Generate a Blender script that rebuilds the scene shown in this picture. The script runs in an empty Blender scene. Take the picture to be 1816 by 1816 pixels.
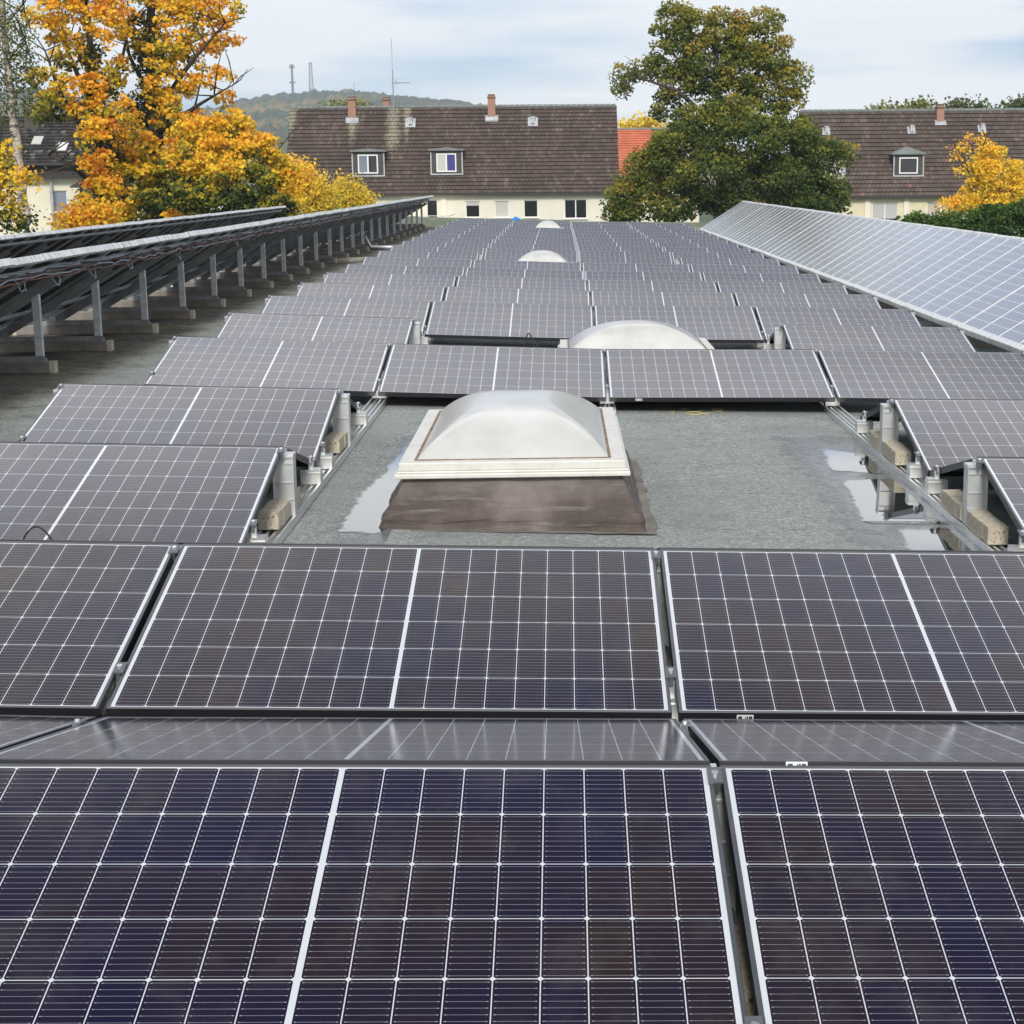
import bpy, bmesh, math, random
from mathutils import Vector, Matrix, noise as mnoise
rng = random.Random(7)
sc = bpy.context.scene
COL = sc.collection
R = math.radians

# ------------------------------------------------------------------ camera
FPX, PPX, PPY, SIZE = 2986.95, 1108.7, 898.4, 1816.0
CAM = Vector((-0.34172, -0.41224, 1.76369))
CROT = Matrix(((0.9992167, 0.0157748, -0.0362919), (-0.0386505, 0.1922743, -0.9805798), (-0.0084904, 0.9812144, 0.1927334)))
cd = bpy.data.cameras.new('camera'); cam = bpy.data.objects.new('camera', cd); COL.objects.link(cam)
cam.matrix_world = Matrix.Translation(CAM) @ CROT.to_4x4()
cd.sensor_width = 36; cd.lens = 36 * FPX / SIZE
cd.shift_x = (SIZE / 2 - PPX) / SIZE; cd.shift_y = (PPY - SIZE / 2) / SIZE
cd.clip_start = 0.05; cd.clip_end = 12000
sc.camera = cam

def at(px, py, Y):                                   # world point seen in that direction on the plane y = Y
    d = CROT @ Vector(((px - PPX) / FPX, -(py - PPY) / FPX, -1.0))
    return CAM + d * ((Y - CAM.y) / d.y)

# ------------------------------------------------------------------ light
SUN_EL, SUN_AZ = R(36), R(180)                       # azimuth clockwise from +Y (behind us, to the left)
w = bpy.data.worlds.new('World'); sc.world = w; w.use_nodes = True
nt = w.node_tree; nt.nodes.clear()
def wn(t, **k):
    n = nt.nodes.new(t)
    for a, v in k.items(): setattr(n, a, v)
    return n
tc = wn('ShaderNodeTexCoord'); sky = wn('ShaderNodeTexSky'); sky.sky_type = 'NISHITA'; sky.sun_disc = False
sky.sun_elevation = SUN_EL; sky.sun_rotation = SUN_AZ; sky.dust_density = 0.4; sky.ozone_density = 3.0; sky.air_density = 1.0
def wmath(op, a, b=0.0):
    x = wn('ShaderNodeMath', operation=op)
    for k, v in enumerate((a, b)):
        if isinstance(v, bpy.types.NodeSocket): nt.links.new(v, x.inputs[k])
        else: x.inputs[k].default_value = v
    return x.outputs[0]
def wramp(fac, stops):
    x = wn('ShaderNodeValToRGB'); e = x.color_ramp.elements
    while len(e) < len(stops): e.new(0.5)
    for k, (p, c) in enumerate(stops): e[k].position = p; e[k].color = (c, c, c, 1) if not isinstance(c, tuple) else (*c, 1)
    nt.links.new(fac, x.inputs[0]); return x.outputs[0]
def wmix(f, a, b, bt='MIX'):
    x = wn('ShaderNodeMixRGB', blend_type=bt)
    for k, v in enumerate((f, a, b)):
        if isinstance(v, bpy.types.NodeSocket): nt.links.new(v, x.inputs[k])
        else: x.inputs[k].default_value = v if not isinstance(v, tuple) else (*v, 1)
    return x.outputs[0]
L = nt.links.new
def wnoise(scale, loc, sc_, det=5, rough=0.5):
    mp = wn('ShaderNodeMapping'); mp.inputs['Scale'].default_value = scale; mp.inputs['Location'].default_value = loc
    n = wn('ShaderNodeTexNoise'); n.inputs['Scale'].default_value = sc_; n.inputs['Detail'].default_value = det; n.inputs['Roughness'].default_value = rough
    L(tc.outputs['Generated'], mp.inputs[0]); L(mp.outputs[0], n.inputs['Vector']); return n.outputs[0]
sep = wn('ShaderNodeSeparateXYZ'); L(tc.outputs['Generated'], sep.inputs[0]); EZ = sep.outputs[2]
SKYGAIN = 1.0
# thin streaky cloud low in the sky, a bright cloud bank in front of us at 31 to 42 degrees, a thicker grey deck above it
low = wmath('MULTIPLY', wramp(wnoise((1.3, 1.3, 9.0), (9.9, 6.1, 1.2), 2.0), [(0.39, 0.0), (0.57, 1.0)]), wramp(EZ, [(0.0, 1.0), (0.2, 1.0), (0.4, 0.15)]))
blue = wmix(1.0, sky.outputs[0], (0.42, 0.58, 0.80), 'MULTIPLY')
base = wmix(low, blue, (8.5, 8.6, 8.65))
wob = wmath('MULTIPLY', wmath('SUBTRACT', wnoise((2.0, 2.0, 2.0), (3.1, 0.2, 0.7), 2.2, 6, 0.6), 0.5), 0.10)
E_ = wmath('ADD', EZ, wob)
bank = wramp(E_, [(0.0, 0.0), (0.46, 0.0), (0.535, 0.72), (0.56, 0.72), (0.60, 0.36), (0.63, 0.26), (0.68, 0.20), (0.73, 0.04), (0.82, 0.03), (0.90, 0.12), (1.0, 0.30)])
bankm = wramp(E_, [(0.0, 0.0), (0.47, 0.0), (0.52, 1.0)])
front = wramp(sep.outputs[1], [(0.0, 0.0), (0.15, 0.0), (0.42, 1.0)])
side = wramp(EZ, [(0.0, 0.0), (0.3, 0.2), (0.8, 0.6)])
behind = wramp(wmath('MULTIPLY', sep.outputs[1], -1.0), [(0.0, 0.0), (0.1, 0.0), (0.5, 0.8)])
cloudy = wmix(behind, wmix(side, base, (6.4, 6.6, 6.9)), (9.0, 9.1, 9.2))
bankc = wmix(1.0, (24.5, 24.5, 25.3), bank, 'MULTIPLY')
allsky = wmix(wmath('MULTIPLY', bankm, front), cloudy, bankc)
bg = wn('ShaderNodeBackground'); out = wn('ShaderNodeOutputWorld')
L(allsky, bg.inputs[0]); bg.inputs[1].default_value = 0.10; L(bg.outputs[0], out.inputs[0])
sd = bpy.data.lights.new('sun', 'SUN'); sun = bpy.data.objects.new('sun', sd); COL.objects.link(sun)
sd.energy = 2.1; sd.angle = R(12); sd.color = (1.0, 0.95, 0.88)
sv = Vector((math.sin(SUN_AZ) * math.cos(SUN_EL), math.cos(SUN_AZ) * math.cos(SUN_EL), math.sin(SUN_EL)))
sun.rotation_euler = (-sv).to_track_quat('-Z', 'Y').to_euler()
vs = sc.view_settings
vs.view_transform = 'Standard'; vs.look = 'None'; vs.exposure = 0.50; vs.gamma = 1; vs.use_curve_mapping = False
try:
    sc.cycles.max_bounces = 6; sc.cycles.transparent_max_bounces = 8; sc.cycles.volume_bounces = 0
except Exception: pass

# ------------------------------------------------------------------ materials
class NT:
    def __init__(s, name):
        s.m = bpy.data.materials.new(name); s.m.use_nodes = True; s.t = s.m.node_tree; s.t.nodes.clear()
        s.o = s.t.nodes.new('ShaderNodeOutputMaterial'); s.b = s.t.nodes.new('ShaderNodeBsdfPrincipled'); s.l(s.b.outputs[0], s.o.inputs[0])
    def l(s, a, b): s.t.links.new(a, b)
    def n(s, t, **k):
        x = s.t.nodes.new(t)
        for a, v in k.items(): setattr(x, a, v)
        return x
    def put(s, sock, v):
        if isinstance(v, bpy.types.NodeSocket): s.l(v, sock)
        else: sock.default_value = v
    def m_(s, op, a, b=0.0, c=None):
        x = s.n('ShaderNodeMath', operation=op); s.put(x.inputs[0], a); s.put(x.inputs[1], b)
        if c is not None: s.put(x.inputs[2], c)
        return x.outputs[0]
    def noise(s, vec, scale, detail=3, rough=0.55):
        x = s.n('ShaderNodeTexNoise'); x.inputs['Scale'].default_value = scale; x.inputs['Detail'].default_value = detail; x.inputs['Roughness'].default_value = rough
        if vec is not None: s.l(vec, x.inputs['Vector'])
        return x.outputs[0]
    def ramp(s, fac, stops):
        x = s.n('ShaderNodeValToRGB'); e = x.color_ramp.elements
        while len(e) < len(stops): e.new(0.5)
        for i, (p, c) in enumerate(stops): e[i].position = p; e[i].color = (c[0], c[1], c[2], 1) if not isinstance(c, (int, float)) else (c, c, c, 1)
        s.l(fac, x.inputs[0]); return x.outputs[0]
    def mix(s, f, a, b, bt='MIX'):
        x = s.n('ShaderNodeMixRGB', blend_type=bt)
        for i, v in enumerate((f, a, b)):
            if isinstance(v, tuple): v = (v[0], v[1], v[2], 1)
            s.put(x.inputs[i], v)
        return x.outputs[0]
    def obj(s): return s.n('ShaderNodeTexCoord').outputs['Object']
    def gen(s, k): return s.n('ShaderNodeTexCoord').outputs[k]
    def rnd(s): return s.n('ShaderNodeObjectInfo').outputs['Random']
    def bump(s, h, st, dist=0.01):
        x = s.n('ShaderNodeBump'); x.inputs['Strength'].default_value = st; x.inputs['Distance'].default_value = dist; s.l(h, x.inputs['Height']); s.l(x.outputs[0], s.b.inputs['Normal'])
    def set(s, col=None, rough=None, metal=None, ior=None, spec=None):
        for k, v in (('Base Color', col), ('Roughness', rough), ('Metallic', metal), ('IOR', ior), ('Specular IOR Level', spec)):
            if v is None: continue
            if isinstance(v, tuple): v = (v[0], v[1], v[2], 1)
            s.put(s.b.inputs[k], v)
        return s.m

def plain(name, col, rough=0.6, metal=0.0, var=0.0, scale=6.0, spec=None, bump=0.0, bscale=40):
    s = NT(name)
    if var > 0:
        f = s.noise(s.obj(), scale, 4)
        a = tuple(c * (1 - var) for c in col); b = tuple(min(1, c * (1 + var)) for c in col)
        s.set(s.ramp(f, [(0.3, a), (0.7, b)]), rough, metal, spec=spec)
    else: s.set(col, rough, metal, spec=spec)
    if bump: s.bump(s.noise(s.obj(), bscale, 4), bump)
    return s.m

PW, PL, GAP = 1.722, 1.134, 0.02067
def cell_glass(name, half, marg_u, mid, nu, vm, nv, len_v, gap, bus, navy, brown, rough, cham, busw=0.0009, bus_col=(0.27, 0.28, 0.31), grid_col=(0.56, 0.59, 0.62)):
    """photovoltaic glass: cells, white gaps, chamfered corners and busbars from the part's own coordinates"""
    s = NT(name); co = s.obj(); sp = s.n('ShaderNodeSeparateXYZ'); s.l(co, sp.inputs[0])
    pu = (half - marg_u - mid) / nu; pv = (len_v - 2 * vm) / nv
    U = s.m_('SUBTRACT', s.m_('ABSOLUTE', sp.outputs[0]), mid)
    V = s.m_('SUBTRACT', sp.outputs[1], vm)
    def edge(x, p):
        fr = s.m_('FRACT', s.m_('DIVIDE', x, p)); return s.m_('MULTIPLY', s.m_('MINIMUM', fr, s.m_('SUBTRACT', 1.0, fr)), p)
    du, dv = edge(U, pu), edge(V, pv)
    ins = s.m_('MULTIPLY', s.m_('MULTIPLY', s.m_('GREATER_THAN', U, 0.0), s.m_('LESS_THAN', U, pu * nu)), s.m_('MULTIPLY', s.m_('GREATER_THAN', V, 0.0), s.m_('LESS_THAN', V, pv * nv)))
    cell = s.m_('MULTIPLY', s.m_('GREATER_THAN', du, gap), s.m_('GREATER_THAN', dv, gap))
    cell = s.m_('MULTIPLY', cell, s.m_('GREATER_THAN', s.m_('ADD', du, dv), cham))
    cell = s.m_('MULTIPLY', cell, ins)
    # tint: slow drift inside a panel plus a per-cell and per-panel difference
    off = s.n('ShaderNodeVectorMath', operation='ADD'); s.l(co, off.inputs[0])
    cmb = s.n('ShaderNodeCombineXYZ'); r = s.m_('MULTIPLY', s.rnd(), 50.0); s.l(r, cmb.inputs[0]); s.l(r, cmb.inputs[2]); s.l(cmb.outputs[0], off.inputs[1])
    q_ = s.n('ShaderNodeVectorMath', operation='SNAP'); s.l(co, q_.inputs[0]); q_.inputs[1].default_value = (pu, pv, 10.0)
    o2 = s.n('ShaderNodeVectorMath', operation='ADD'); s.l(q_.outputs[0], o2.inputs[0]); s.l(cmb.outputs[0], o2.inputs[1])
    nz = s.m_('ADD', s.m_('MULTIPLY', s.noise(o2.outputs[0], 1.6, 3), 0.75), s.m_('MULTIPLY', s.noise(off.outputs[0], 1.6, 3), 0.25))
    wn_ = s.n('ShaderNodeTexWhiteNoise'); wn_.noise_dimensions = '3D'
    cc = s.n('ShaderNodeCombineXYZ'); s.l(s.m_('FLOOR', s.m_('DIVIDE', sp.outputs[0], pu)), cc.inputs[0]); s.l(s.m_('FLOOR', s.m_('DIVIDE', V, pv)), cc.inputs[1]); s.l(r, cc.inputs[2]); s.l(cc.outputs[0], wn_.inputs['Vector'])
    f = s.m_('ADD', nz, s.m_('MULTIPLY', s.m_('SUBTRACT', wn_.outputs[0], 0.5), 0.10))
    c = s.ramp(f, [(0.38, navy), (0.68, brown)])
    if bus:
        fb = s.m_('FRACT', s.m_('DIVIDE', V, pv / bus)); db = s.m_('MULTIPLY', s.m_('ABSOLUTE', s.m_('SUBTRACT', fb, 0.5)), pv / bus)
        pad = s.m_('MULTIPLY', s.m_('LESS_THAN', s.m_('ABSOLUTE', s.m_('SUBTRACT', du, 0.0075)), 0.002), 0.0007)
        isb = s.m_('MULTIPLY', s.m_('LESS_THAN', db, s.m_('ADD', pad, busw * 0.5)), s.m_('GREATER_THAN', du, 0.005))
        c = s.mix(isb, c, bus_col)
    c = s.mix(cell, grid_col, c)
    dirt = s.noise(off.outputs[0], 5, 5, 0.7)
    c = s.mix(s.m_('MULTIPLY', s.ramp(dirt, [(0.5, 0.0), (0.75, 1.0)]), 0.05), c, (0.42, 0.40, 0.37))
    c = s.mix(s.ramp(s.noise(off.outputs[0], 26, 2, 0.5), [(0.80, 0.0), (0.82, 0.6)]), c, (0.5, 0.5, 0.48))
    rg = s.m_('ADD', s.m_('MULTIPLY', dirt, 0.08), rough)
    s.set(c, rg, 0.0, 1.52)
    return s.m

M = {}
M['glass'] = cell_glass('half_cell_glass', PW / 2, 0.0220, 0.0056, 9, 0.0155, 6, PL, 0.00120, 10, (0.006, 0.005, 0.027), (0.023, 0.013, 0.010), 0.10, 0.0075)
M['oldglass'] = cell_glass('old_module_glass', 0.364, 0.014, 0.0, 3, 0.02, 12, 1.5, 0.0028, 2, (0.012, 0.018, 0.04), (0.02, 0.022, 0.035), 0.16, 0.012, 0.0016, (0.4, 0.42, 0.45), (0.72, 0.75, 0.77))
for nd in M['oldglass'].node_tree.nodes:
    if nd.type == 'BSDF_PRINCIPLED': nd.inputs['Coat Weight'].default_value = 1.0; nd.inputs['Coat Roughness'].default_value = 0.2; nd.inputs['Coat IOR'].default_value = 1.7; nd.inputs['IOR'].default_value = 1.7
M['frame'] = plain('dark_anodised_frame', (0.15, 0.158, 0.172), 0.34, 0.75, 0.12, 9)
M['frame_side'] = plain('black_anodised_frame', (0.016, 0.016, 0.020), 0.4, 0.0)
M['backsheet'] = plain('dark_backsheet', (0.04, 0.04, 0.043), 0.7)
M['alu'] = plain('bare_aluminium', (0.74, 0.75, 0.74), 0.34, 0.75, 0.08, 12)
M['alu_dull'] = plain('dull_aluminium', (0.60, 0.62, 0.62), 0.45, 0.55, 0.12, 10)
M['steel'] = plain('galvanised_steel', (0.55, 0.57, 0.575), 0.45, 0.25, 0.25, 14)
M['steel_shaded'] = plain('shaded_steel_profile', (0.26, 0.27, 0.275), 0.5, 0.3, 0.25, 10)  # rack steel with the shade below the modules put into its colour
M['clamp'] = plain('dark_clamp', (0.17, 0.18, 0.20), 0.4, 0.6)
M['bolt'] = plain('bright_bolt', (0.8, 0.8, 0.78), 0.25, 0.9)
M['rubber'] = plain('black_cable', (0.015, 0.015, 0.016), 0.5)
M['cable_grey'] = plain('grey_cable', (0.33, 0.36, 0.40), 0.5)
M['cable_red'] = plain('red_brown_cable', (0.16, 0.05, 0.03), 0.5)
M['white_paint'] = plain('white_window_paint', (0.78, 0.78, 0.76), 0.4)
M['dark_pane'] = plain('dark_window_glass', (0.012, 0.014, 0.014), 0.05, spec=0.7)
M['blind'] = plain('pale_roller_blind', (0.50, 0.50, 0.46), 0.6)
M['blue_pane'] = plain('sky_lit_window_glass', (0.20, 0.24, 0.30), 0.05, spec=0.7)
M['shutter'] = plain('grey_roller_shutter', (0.46, 0.45, 0.46), 0.6)
M['gutter'] = plain('dark_gutter', (0.035, 0.033, 0.032), 0.5)
M['slate'] = plain('dark_dormer_cladding', (0.055, 0.047, 0.044), 0.6, 0, 0.2, 3)
M['lead'] = plain('grey_lead_flashing', (0.42, 0.44, 0.46), 0.5, 0.2, 0.25, 3)
M['felt_cap'] = plain('dormer_felt', (0.17, 0.19, 0.18), 0.8, 0, 0.2, 2)
M['blue_plastic'] = plain('blue_plastic', (0.03, 0.22, 0.62), 0.4)
M['chalk'] = plain('yellow_spray_mark', (0.62, 0.52, 0.14), 0.9)
M['mast'] = plain('mast_concrete', (0.16, 0.155, 0.15), 0.8)
M['mast_l'] = plain('mast_steel', (0.26, 0.28, 0.31), 0.6)
M['bluecloth'] = plain('blue_curtain', (0.05, 0.05, 0.22), 0.8)

def mk_trim():
    s = NT('weathered_white_trim'); co = s.obj()
    mpn = s.n('ShaderNodeMapping'); mpn.inputs['Scale'].default_value = (9, 1.5, 1.5); a_ = s.n('ShaderNodeVectorMath', operation='ADD'); s.l(co, a_.inputs[0]); cb_ = s.n('ShaderNodeCombineXYZ'); s.l(s.m_('MULTIPLY', s.rnd(), 40.0), cb_.inputs[0]); s.l(cb_.outputs[0], a_.inputs[1]); s.l(a_.outputs[0], mpn.inputs[0])
    f = s.noise(mpn.outputs[0], 1.6, 6, 0.75)
    s.set(s.ramp(f, [(0.36, (0.30, 0.30, 0.30)), (0.46, (0.66, 0.67, 0.66)), (0.60, (0.82, 0.83, 0.82))]), 0.55, 0.1); return s.m
M['trim'] = mk_trim()
def mk_sticker():
    s = NT('barcode_sticker'); sp = s.n('ShaderNodeSeparateXYZ'); s.l(s.obj(), sp.inputs[0])
    bars = s.m_('GREATER_THAN', s.noise(None, 1.0), 0.0)
    wv = s.n('ShaderNodeTexWhiteNoise'); wv.noise_dimensions = '1D'; s.l(s.m_('FLOOR', s.m_('MULTIPLY', sp.outputs[0], 420.0)), wv.inputs['W'])
    inb = s.m_('MULTIPLY', s.m_('LESS_THAN', s.m_('ABSOLUTE', sp.outputs[0]), 0.022), s.m_('LESS_THAN', s.m_('ABSOLUTE', s.m_('ADD', sp.outputs[2], 0.001)), 0.005))
    k = s.m_('MULTIPLY', inb, s.m_('GREATER_THAN', wv.outputs[0], 0.45))
    s.set(s.mix(k, (0.72, 0.75, 0.76), (0.04, 0.04, 0.05)), 0.5); return s.m
M['sticker'] = mk_sticker()
def mk_concrete():
    s = NT('pale_concrete'); co = s.obj(); f = s.noise(co, 9, 6, 0.65); g = s.noise(co, 70, 3, 0.6)
    c = s.ramp(f, [(0.3, (0.36, 0.32, 0.24)), (0.55, (0.52, 0.47, 0.37)), (0.75, (0.60, 0.56, 0.46))])
    c = s.mix(s.ramp(g, [(0.34, 1.0), (0.42, 0.0)]), c, (0.13, 0.10, 0.06))
    c = s.mix(s.ramp(s.noise(co, 30, 5, 0.7), [(0.5, 0.0), (0.7, 0.6)]), c, (0.30, 0.25, 0.17))
    s.set(c, 0.9); s.bump(g, 0.6, 0.004); return s.m
M['concrete'] = mk_concrete()
def mk_beamc():
    s = NT('shaded_concrete_beam'); f = s.noise(s.obj(), 5, 6, 0.65)
    s.set(s.ramp(f, [(0.3, (0.13, 0.112, 0.095)), (0.7, (0.29, 0.265, 0.23))]), 0.9); s.bump(f, 0.3, 0.01); return s.m  # pale concrete darkened: shade under the rack is in the colour
M['beam'] = mk_beamc()
def mk_felt():
    s = NT('mineral_roofing_felt'); co = s.obj(); sp = s.n('ShaderNodeSeparateXYZ'); s.l(co, sp.inputs[0])
    gr = s.noise(co, 120, 2, 0.7); gr2 = s.noise(co, 34, 4, 0.7); big = s.noise(co, 0.9, 5, 0.6); mid = s.noise(co, 3.5, 5, 0.65)
    c = s.ramp(gr2, [(0.25, (0.12, 0.132, 0.124)), (0.5, (0.30, 0.32, 0.305)), (0.76, (0.54, 0.56, 0.54))])
    c = s.mix(s.m_('MULTIPLY', s.ramp(gr, [(0.40, 1.0), (0.52, 0.0)]), 0.7), c, (0.09, 0.10, 0.095))
    c = s.mix(s.m_('MULTIPLY', s.ramp(gr, [(0.56, 0.0), (0.66, 1.0)]), 0.5), c, (0.56, 0.58, 0.55))
    c = s.mix(s.m_('MULTIPLY', s.ramp(big, [(0.45, 0.0), (0.68, 1.0)]), 0.35), c, (0.20, 0.25, 0.20))
    # welded laps between felt strips: a thin dark line every metre along y
    fy = s.m_('FRACT', s.m_('ADD', sp.outputs[1], s.m_('MULTIPLY', mid, 0.05)))
    lap = s.m_('LESS_THAN', fy, 0.012)
    c = s.mix(s.m_('MULTIPLY', lap, s.ramp(mid, [(0.4, 0.15), (0.6, 0.8)])), c, (0.09, 0.10, 0.09))
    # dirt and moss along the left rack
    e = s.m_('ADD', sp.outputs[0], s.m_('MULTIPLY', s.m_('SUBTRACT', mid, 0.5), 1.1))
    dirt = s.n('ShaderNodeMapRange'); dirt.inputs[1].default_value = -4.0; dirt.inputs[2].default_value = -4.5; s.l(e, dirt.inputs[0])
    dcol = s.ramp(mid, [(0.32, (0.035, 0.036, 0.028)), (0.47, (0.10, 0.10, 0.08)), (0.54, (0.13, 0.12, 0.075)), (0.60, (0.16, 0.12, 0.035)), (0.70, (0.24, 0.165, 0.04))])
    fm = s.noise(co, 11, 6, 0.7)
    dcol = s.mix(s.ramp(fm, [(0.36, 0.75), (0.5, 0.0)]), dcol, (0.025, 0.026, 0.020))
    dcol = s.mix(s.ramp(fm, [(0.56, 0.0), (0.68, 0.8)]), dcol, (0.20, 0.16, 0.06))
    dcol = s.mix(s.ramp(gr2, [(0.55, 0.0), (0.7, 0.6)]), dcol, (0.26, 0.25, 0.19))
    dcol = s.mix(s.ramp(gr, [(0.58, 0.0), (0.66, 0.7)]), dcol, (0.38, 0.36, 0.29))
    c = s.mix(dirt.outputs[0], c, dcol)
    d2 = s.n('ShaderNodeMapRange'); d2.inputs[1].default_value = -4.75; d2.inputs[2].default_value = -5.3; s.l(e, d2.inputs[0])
    c = s.mix(d2.outputs[0], c, s.mix(1.0, c, (0.42, 0.40, 0.36), 'MULTIPLY'))  # shade under the left rack painted into the felt colour
    strip = s.n('ShaderNodeTexWhiteNoise'); strip.noise_dimensions = '1D'; s.l(s.m_('FLOOR', s.m_('ADD', sp.outputs[1], s.m_('MULTIPLY', mid, 0.05))), strip.inputs['W'])
    c = s.mix(s.m_('MULTIPLY', strip.outputs[0], 0.30), c, s.mix(1.0, c, (0.62, 0.64, 0.64), 'MULTIPLY'))
    blot = s.noise(co, 1.7, 6, 0.7); c = s.mix(s.m_('MULTIPLY', s.ramp(blot, [(0.52, 0.0), (0.62, 1.0)]), 0.28), c, (0.105, 0.115, 0.11))
    s.set(c, 0.88); s.bump(s.m_('ADD', gr2, gr), 0.5, 0.006); return s.m
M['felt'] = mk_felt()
def mk_puddle():
    s = NT('still_rainwater'); s.set((0.05, 0.055, 0.05), 0.015, 0.0, 1.33); s.b.inputs['Coat Weight'].default_value = 1.0; s.b.inputs['Coat Roughness'].default_value = 0.01
    s.b.inputs['Coat IOR'].default_value = 1.9
    a = s.n('ShaderNodeAttribute'); a.attribute_name = 'wet'; co = s.obj(); e = s.m_('ADD', s.m_('MULTIPLY', s.noise(co, 6, 6, 0.7), 0.6), s.m_('MULTIPLY', s.noise(co, 45, 3, 0.6), 0.4))
    s.put(s.b.inputs['Alpha'], s.ramp(s.m_('ADD', a.outputs['Fac'], s.m_('MULTIPLY', s.m_('SUBTRACT', e, 0.5), 1.1)), [(0.44, 0.0), (0.58, 1.0)])); return s.m
M['puddle'] = mk_puddle()
def mk_curb():
    s = NT('brown_bitumen_upstand'); co = s.obj(); f = s.noise(co, 3.2, 6, 0.6); sp = s.n('ShaderNodeSeparateXYZ'); s.l(co, sp.inputs[0])
    mpn = s.n('ShaderNodeMapping'); mpn.inputs['Scale'].default_value = (1.5, 1.5, 14); s.l(co, mpn.inputs[0]); st = s.noise(mpn.outputs[0], 2.2, 5, 0.6)
    c = s.ramp(f, [(0.28, (0.04, 0.029, 0.024)), (0.5, (0.085, 0.064, 0.055)), (0.72, (0.16, 0.13, 0.115))])
    c = s.mix(s.ramp(st, [(0.55, 0.0), (0.72, 0.5)]), c, (0.30, 0.27, 0.25))
    vz = s.n('ShaderNodeMapRange'); vz.inputs[1].default_value = 0.12; vz.inputs[2].default_value = 0.26; s.l(s.m_('ADD', sp.outputs[2], s.m_('MULTIPLY', s.m_('SUBTRACT', f, 0.5), 0.25)), vz.inputs[0])
    c = s.mix(s.m_('MULTIPLY', vz.outputs[0], 0.55), c, (0.24, 0.21, 0.195))
    c = s.mix(s.ramp(s.noise(co, 14, 5, 0.7), [(0.62, 0.0), (0.75, 0.5)]), c, (0.12, 0.10, 0.03))
    s.set(c, 0.75); s.bump(s.m_('ADD', f, s.m_('MULTIPLY', st, 0.8)), 0.8, 0.03); return s.m
M['curb'] = mk_curb()
def mk_dome():
    s = NT('milky_acrylic_dome'); co = s.obj(); f = s.noise(co, 3.5, 5, 0.6)
    s.set(s.ramp(f, [(0.35, (0.50, 0.495, 0.46)), (0.65, (0.60, 0.60, 0.575))]), 0.28)
    s.b.inputs['Subsurface Weight'].default_value = 0.0
    s.b.inputs['Coat Weight'].default_value = 0.4; s.b.inputs['Coat Roughness'].default_value = 0.12; return s.m
M['dome'] = mk_dome()
def mk_domeframe():
    s = NT('cream_skylight_frame'); co = s.obj(); f = s.noise(co, 7, 6, 0.7)
    s.set(s.ramp(f, [(0.28, (0.42, 0.37, 0.28)), (0.42, (0.60, 0.585, 0.53)), (0.7, (0.70, 0.69, 0.65))]), 0.45); return s.m
M['domeframe'] = mk_domeframe()
M['seal'] = plain('rusty_seal', (0.20, 0.14, 0.08), 0.8, 0, 0.5, 14)
def mk_tile(name, cols, stain, su=0.30, lich=0.35, streaks=()):
    s = NT(name); uv = s.gen('UV'); sp = s.n('ShaderNodeSeparateXYZ'); s.l(uv, sp.inputs[0])
    row = s.m_('FLOOR', sp.outputs[1]); cu = s.m_('FLOOR', s.m_('DIVIDE', sp.outputs[0], su)); fu = s.m_('FRACT', s.m_('DIVIDE', sp.outputs[0], su))
    wv = s.n('ShaderNodeTexWhiteNoise'); wv.noise_dimensions = '2D'; cc = s.n('ShaderNodeCombineXYZ'); s.l(cu, cc.inputs[0]); s.l(row, cc.inputs[1]); s.l(cc.outputs[0], wv.inputs['Vector'])
    c = s.ramp(wv.outputs[0], [(0.0, cols[0]), (0.5, cols[1]), (0.93, cols[2]), (1.0, cols[3])])
    big = s.noise(s.obj(), 0.45, 5, 0.6); c = s.mix(s.ramp(big, [(0.38, 0.0), (0.62, 0.45)]), c, tuple(x * 0.5 for x in cols[0]))
    mpn = s.n('ShaderNodeMapping'); mpn.inputs['Scale'].default_value = (2.2, 0.5, 0.5); s.l(s.obj(), mpn.inputs[0])
    st = s.noise(mpn.outputs[0], 1.0, 6, 0.65); c = s.mix(s.ramp(st, [(0.56, 0.0), (0.74, lich)]), c, stain)
    if streaks:
        so = s.n('ShaderNodeSeparateXYZ'); s.l(s.obj(), so.inputs[0]); sn = s.noise(s.obj(), 2.6, 5, 0.7)
        for xs_, wd_, zt_ in streaks:
            k_ = s.m_('SUBTRACT', 1.0, s.m_('DIVIDE', s.m_('ABSOLUTE', s.m_('SUBTRACT', so.outputs[0], xs_)), wd_))
            k_ = s.m_('MULTIPLY', s.m_('MAXIMUM', k_, 0.0), s.m_('MINIMUM', 1.0, s.m_('MAXIMUM', 0.0, s.m_('DIVIDE', s.m_('SUBTRACT', so.outputs[2], zt_), 2.5))))
            c = s.mix(s.m_('MULTIPLY', s.ramp(s.m_('ADD', k_, s.m_('MULTIPLY', s.m_('SUBTRACT', sn, 0.5), 1.4)), [(0.35, 0.0), (0.8, 1.0)]), 0.6), c, (0.36, 0.35, 0.24))
    j = s.m_('LESS_THAN', fu, 0.10); c = s.mix(s.m_('MULTIPLY', j, 0.55), c, (0.02, 0.016, 0.014))
    s.set(c, 0.85); s.bump(s.m_('SINE', s.m_('MULTIPLY', fu, 6.283)), 0.5, 0.03); return s.m
M['tile_brown'] = mk_tile('brown_roof_tiles', [(0.080, 0.055, 0.045), (0.098, 0.068, 0.056), (0.118, 0.084, 0.070), (0.16, 0.12, 0.10)], (0.32, 0.30, 0.22), streaks=((-12.6, 1.0, 2.2), (-15.7, 0.5, 3.0), (-11.6, 0.5, 3.2), (-20.2, 0.7, 3.5)))
M['tile_brown2'] = mk_tile('mid_brown_roof_tiles', [(0.085, 0.060, 0.049), (0.105, 0.076, 0.062), (0.125, 0.093, 0.076), (0.22, 0.12, 0.09)], (0.27, 0.26, 0.18), 0.3, 0.2)
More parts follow.
